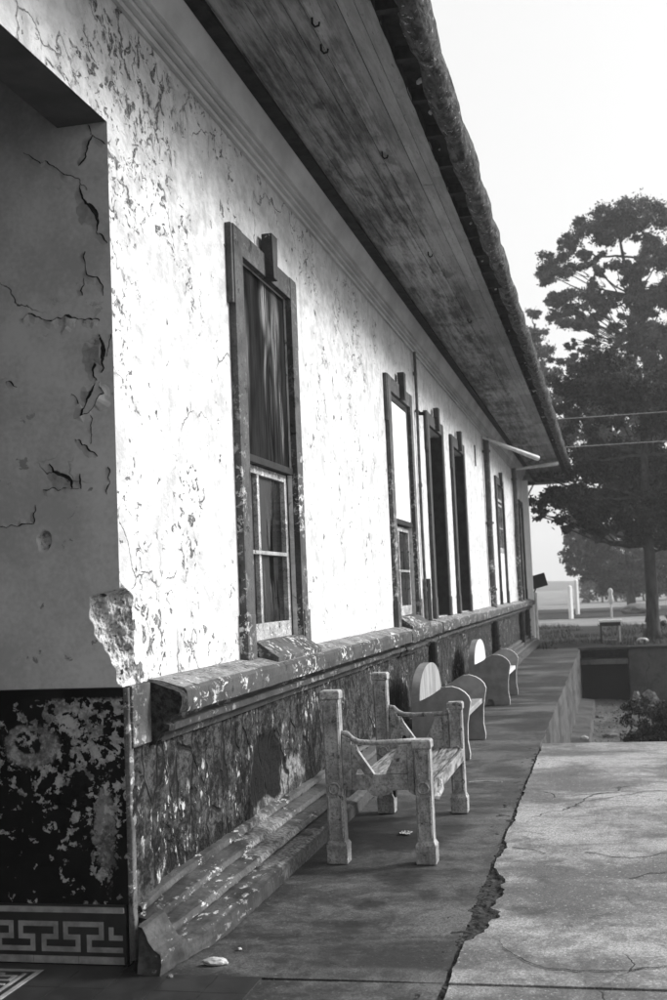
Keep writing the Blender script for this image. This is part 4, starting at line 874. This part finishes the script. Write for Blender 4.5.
tree('broad_tree', (1.2, 66, -.05), [(x, 66 + rb.uniform(-1, 1), z, r) for x, z, r in D], [(1.2, 66, -.05), (1.2, 66, .2), (1.2, 66, 1.0), (1.2, 66, 2.2), (1.1, 66, 3.4), (1.1, 66, 4.2)], 'low broad tree behind the two white posts, greyed by mist', 'leafC', 1200, .11, .28)
tree('slim_tree', (-4.6, 60, -.05), [(-2.85, 60, 15.1, .5), (-3.06, 60.2, 14.0, .65), (-2.56, 59.8, 13.97, .5), (-2.75, 60, 13.0, .8), (-3.1, 60, 11.8, .8), (-2.3, 60, 11.8, .8), (-2.7, 60, 10.5, .9), (-3.2, 60, 9, 1.), (-2.2, 60, 9, 1.)], [(-4.6, 60, -.05), (-4.55, 60, .3), (-4.1, 60, 5), (-3.4, 60, 9), (-2.9, 60, 12), (-2.8, 60, 14.5)], 'slim pointed tree just showing beyond the end of the eaves', 'leafC', 1100, .10, .22)
h_ = empty('hedge', (4.5, 96, -.05), label='long misty hedge closing off the field far behind the trees', cat='hedge')
m = MB()
for k in range(60): leaves(m, (-6.3 + 15 * k / 60 + rb.uniform(-.4, .4), rb.uniform(-1, 1), rb.uniform(.6, 2.0 + 1.0 * (k > 20))), 1.0, 420, .16, seed=k + 3000)
m.build('foliage', M['leafC'], h_, fix=False)
m = MB()
for k in range(14): limb(m, (-6 + k * 1.05, 0, 0), (-6 + k * 1.05 + rb.uniform(-.3, .3), 0, 1.8), .08, .03, 0, 5, k)
m.build('stem', M['bark'], h_)
# low dark bush right of the nearest trunk
s_ = empty('bush', (2.1, 34.5, -.05), label='low dark bush at the right edge, behind the nearest trunk', cat='bush')
m = MB()
for k in range(22): leaves(m, (rb.uniform(-.5, 1.1), rb.uniform(-.6, .6), rb.uniform(.15, .85)), .32, 500, .045, seed=k + 1900)
m.build('foliage', M['leafA'], s_, fix=False)
m = MB()
for k in range(7): limb(m, (rb.uniform(-.2, .3), rb.uniform(-.2, .2), 0), (rb.uniform(-.4, .8), rb.uniform(-.5, .5), .7), .03, .008, 0, 5, k)
m.build('stem', M['bark'], s_)
# shrub in the sunken court
s_ = empty('shrub', (.95, 19.2, -1.18), label='dark leafy shrub at the right of the sunken court', cat='shrub')
m = MB()
for k in range(75): leaves(m, (rb.uniform(-.62, 1.2), rb.uniform(-.8, .9), rb.uniform(.12, .74)), .26, 600, .03, seed=k + 900)
m.build('foliage', M['leafA'], s_, fix=False)
m = MB()
for k in range(9): limb(m, (rb.uniform(-.2, .3), rb.uniform(-.2, .2), 0), (rb.uniform(-.6, .8), rb.uniform(-.5, .5), .45), .02, .006, 0, 5, k)
m.build('stem', M['bark'], s_)
# grass tufts at the lawn
gr = MB()
for k in range(14000):
    x = rb.uniform(-4, 7); y = 28.4 + rb.random() ** 1.3 * 15.3
    if x < -2 and y < 31.5: continue
    c = mn.noise(Vector((x * .7, y * .5, 0)))
    if c < -.05: continue
    h = rb.uniform(.03, .11) * (1 + c); a = rb.uniform(0, 6.28); w = .012
    gr.add([(x - w * math.cos(a), y - w * math.sin(a), -.03), (x + w * math.cos(a), y + w * math.sin(a), -.03), (x + rb.uniform(-.04, .04), y + rb.uniform(-.04, .04), h)], [(0, 1, 2)])
tag(gr.build('grass', M['grass'], fix=False), kind='stuff')
gv = MB()
for k in range(5000):
    x = rb.uniform(-.4, 3.5); y = rb.uniform(12, 27.9); s = rb.uniform(.006, .03); z = -1.17 + .05 * fb(((x + .72) / 7.9 * 60 * .13, (y - 11.5) / 16.8 * 17, 0), 1.5, 4)
    gv.add([(x + rb.uniform(-s, s), y + rb.uniform(-s, s), z + rb.uniform(-s * .3, s)) for _ in range(4)], [(0, 1, 2), (0, 2, 3), (0, 3, 1), (1, 3, 2)])
tag(gv.build('gravel', M['rubble'], fix=False), kind='stuff')

# ------------------------------------------------------------------ things beyond
for k, (x, y, h) in enumerate(((-1.60, 53.1, 1.46), (-1.50, 60.5, 1.72))):
    r = empty('white_post', (x, y, -.04), R(-40), label=['nearer of the two white posts by the dirt path', 'white post standing farther back, behind the other one'][k], cat='post', group='white posts by the path')
    MB().box(-.075, .075, -.075, .075, 0, h - .05).build('shaft', M['whitepost'], r, bevel=.01); MB().add([(-.075, -.075, h - .05), (.075, -.075, h - .05), (.075, .075, h - .05), (-.075, .075, h - .05), (0, 0, h)], [(0, 1, 4), (1, 2, 4), (2, 3, 4), (3, 0, 4)]).build('cap', M['whitepost'], r)
tb = empty('garden_table', (.0, 30.9, 0), label='small outdoor table with a pale top on the terrace beyond the court', cat='table')
MB().box(-.27, .30, -.2, .25, .495, .55).build('table_top', M['whiteboard'], tb, bevel=.006)
MB().box(-.24, .27, -.17, .22, .40, .495).build('apron', M['dark'], tb)
for (x, y, mt) in ((-.22, -.15, 'dark'), (.24, -.15, 'ltpipe'), (-.22, .19, 'dark'), (.24, .19, 'dark')): MB().box(x - .02, x + .02, y - .02, y + .02, -.03, .40).build('leg', M[mt], tb)
MB().box(-.16, .16, -.1, .1, .03, .06).build('shelf', M['bench_conc'], tb)
gp = empty('garden_ornament', (.10, 47.5, -.04), label='short pale ornamental post with a bulbous head beyond the table', cat='ornament')
MB().tube([(0, 0, 0), (0, 0, .08), (0, 0, .1), (0, 0, .7)], [.10, .10, .04, .04], 10).build('stem', M['ltpipe'], gp)
MB().tube([(0, 0, .68), (0, 0, .78), (0, 0, .95), (0, 0, 1.05), (0, 0, 1.18), (0, 0, 1.26), (0, 0, 1.3)], [.05, .11, .10, .06, .10, .07, .02], 12).build('head', M['ltpipe'], gp, smooth=True)
stone('boulder', (1.45, 58, -.05), .55, 'rubble', 'pale boulder mound beyond the ornament and left of the near trunk', (1.6, 1, .6), 0, 'rock', seed=30)
stone('stone', (1.75, 31.2, -.05), .16, 'rock', 'pale rock at the foot of the nearest tree', (1.2, 1, .8), 0, seed=31)
stone('stone', (.78, 31.0, -.05), .12, 'rock', 'small pale rock left of the nearest tree trunk', (1.2, 1, .7), 0, seed=32)
for k, (z, lab) in enumerate(((4.75, 'lower overhead wire crossing in front of the trees'), (5.44, 'upper overhead wire crossing in front of the trees'))):
    m = MB(); m.tube([(-30 + 60 * t, 29, z + .0 + .0009 * (-30 + 60 * t - 2) ** 2 - .0) for t in [i / 40 for i in range(41)]], .009, 5)
    tag(m.build('overhead_wire', M['wire']), lab, 'wire', 'overhead wires')

# ------------------------------------------------------------------ haze
hz = MB().box(-420, 420, -65, 680, -2.4, 30)
h = hz.build('haze', [], None); hm = bpy.data.materials.new('mist'); hm.use_nodes = True; t = hm.node_tree; t.nodes.clear()
out = t.nodes.new('ShaderNodeOutputMaterial'); pv = t.nodes.new('ShaderNodeVolumePrincipled'); pv.inputs['Color'].default_value = (.95, .95, .95, 1); pv.inputs['Density'].default_value = .0014; pv.inputs['Anisotropy'].default_value = .3
t.links.new(pv.outputs[0], out.inputs['Volume']); h.data.materials.append(hm); tag(h, kind='stuff')

# ------------------------------------------------------------------ light, world, camera
EL, AZ = 30, 62
w = bpy.data.worlds.new('World'); scene.world = w; w.use_nodes = True; nt = w.node_tree
sky = nt.nodes.new('ShaderNodeTexSky'); sky.sky_type = 'NISHITA'; sky.sun_disc = False; sky.sun_elevation = R(EL); sky.sun_rotation = R(AZ); sky.dust_density = 6; sky.air_density = 1.0; sky.ozone_density = 1
bw = nt.nodes.new('ShaderNodeRGBToBW'); bg = nt.nodes['Background']; bg.inputs['Strength'].default_value = .10
mx = nt.nodes.new('ShaderNodeMix'); mx.data_type = 'FLOAT'; mx.inputs[0].default_value = .65; mx.inputs[3].default_value = 5.8   # thin even fog cover over the clear sky
nt.links.new(sky.outputs[0], bw.inputs[0]); nt.links.new(bw.outputs[0], mx.inputs[2]); nt.links.new(mx.outputs[0], bg.inputs['Color'])
sd_ = Vector((math.cos(R(EL)) * math.sin(R(AZ)), math.cos(R(EL)) * math.cos(R(AZ)), math.sin(R(EL))))
sun = bpy.data.lights.new('sun', 'SUN'); sun.energy = 2.4; sun.angle = R(17); so_ = bpy.data.objects.new('sun', sun); COL.objects.link(so_)
so_.rotation_euler = sd_.to_track_quat('Z', 'Y').to_euler()

cam = bpy.data.cameras.new('camera'); co = bpy.data.objects.new('camera', cam); COL.objects.link(co); scene.camera = co
yaw, pit, rol = R(-12.7025), R(4.4613), R(-2.3809)
F = Vector((math.sin(yaw) * math.cos(pit), math.cos(yaw) * math.cos(pit), math.sin(pit))); R0 = Vector((math.cos(yaw), -math.sin(yaw), 0)); U0 = R0.cross(F)
Rt = R0 * math.cos(rol) + U0 * math.sin(rol); Up = -R0 * math.sin(rol) + U0 * math.cos(rol)
mt = Matrix((Rt, Up, -F)).transposed().to_4x4(); mt.translation = Vector((0, 0, 1.5)); co.matrix_world = mt
cam.sensor_fit = 'VERTICAL'; cam.sensor_height = 36; cam.sensor_width = 24; cam.lens = 36 * 1.194; cam.clip_start = .05; cam.clip_end = 3000
cam.dof.use_dof = True; cam.dof.focus_distance = 7.0; cam.dof.aperture_fstop = 4.5

scene.view_settings.view_transform = 'Standard'; scene.view_settings.look = 'None'; scene.view_settings.exposure = 1.0; scene.view_settings.gamma = 1
scene.render.engine = 'CYCLES'; scene.cycles.use_denoising = True; scene.cycles.max_bounces = 8; scene.cycles.volume_bounces = 0
scene.render.use_persistent_data = False
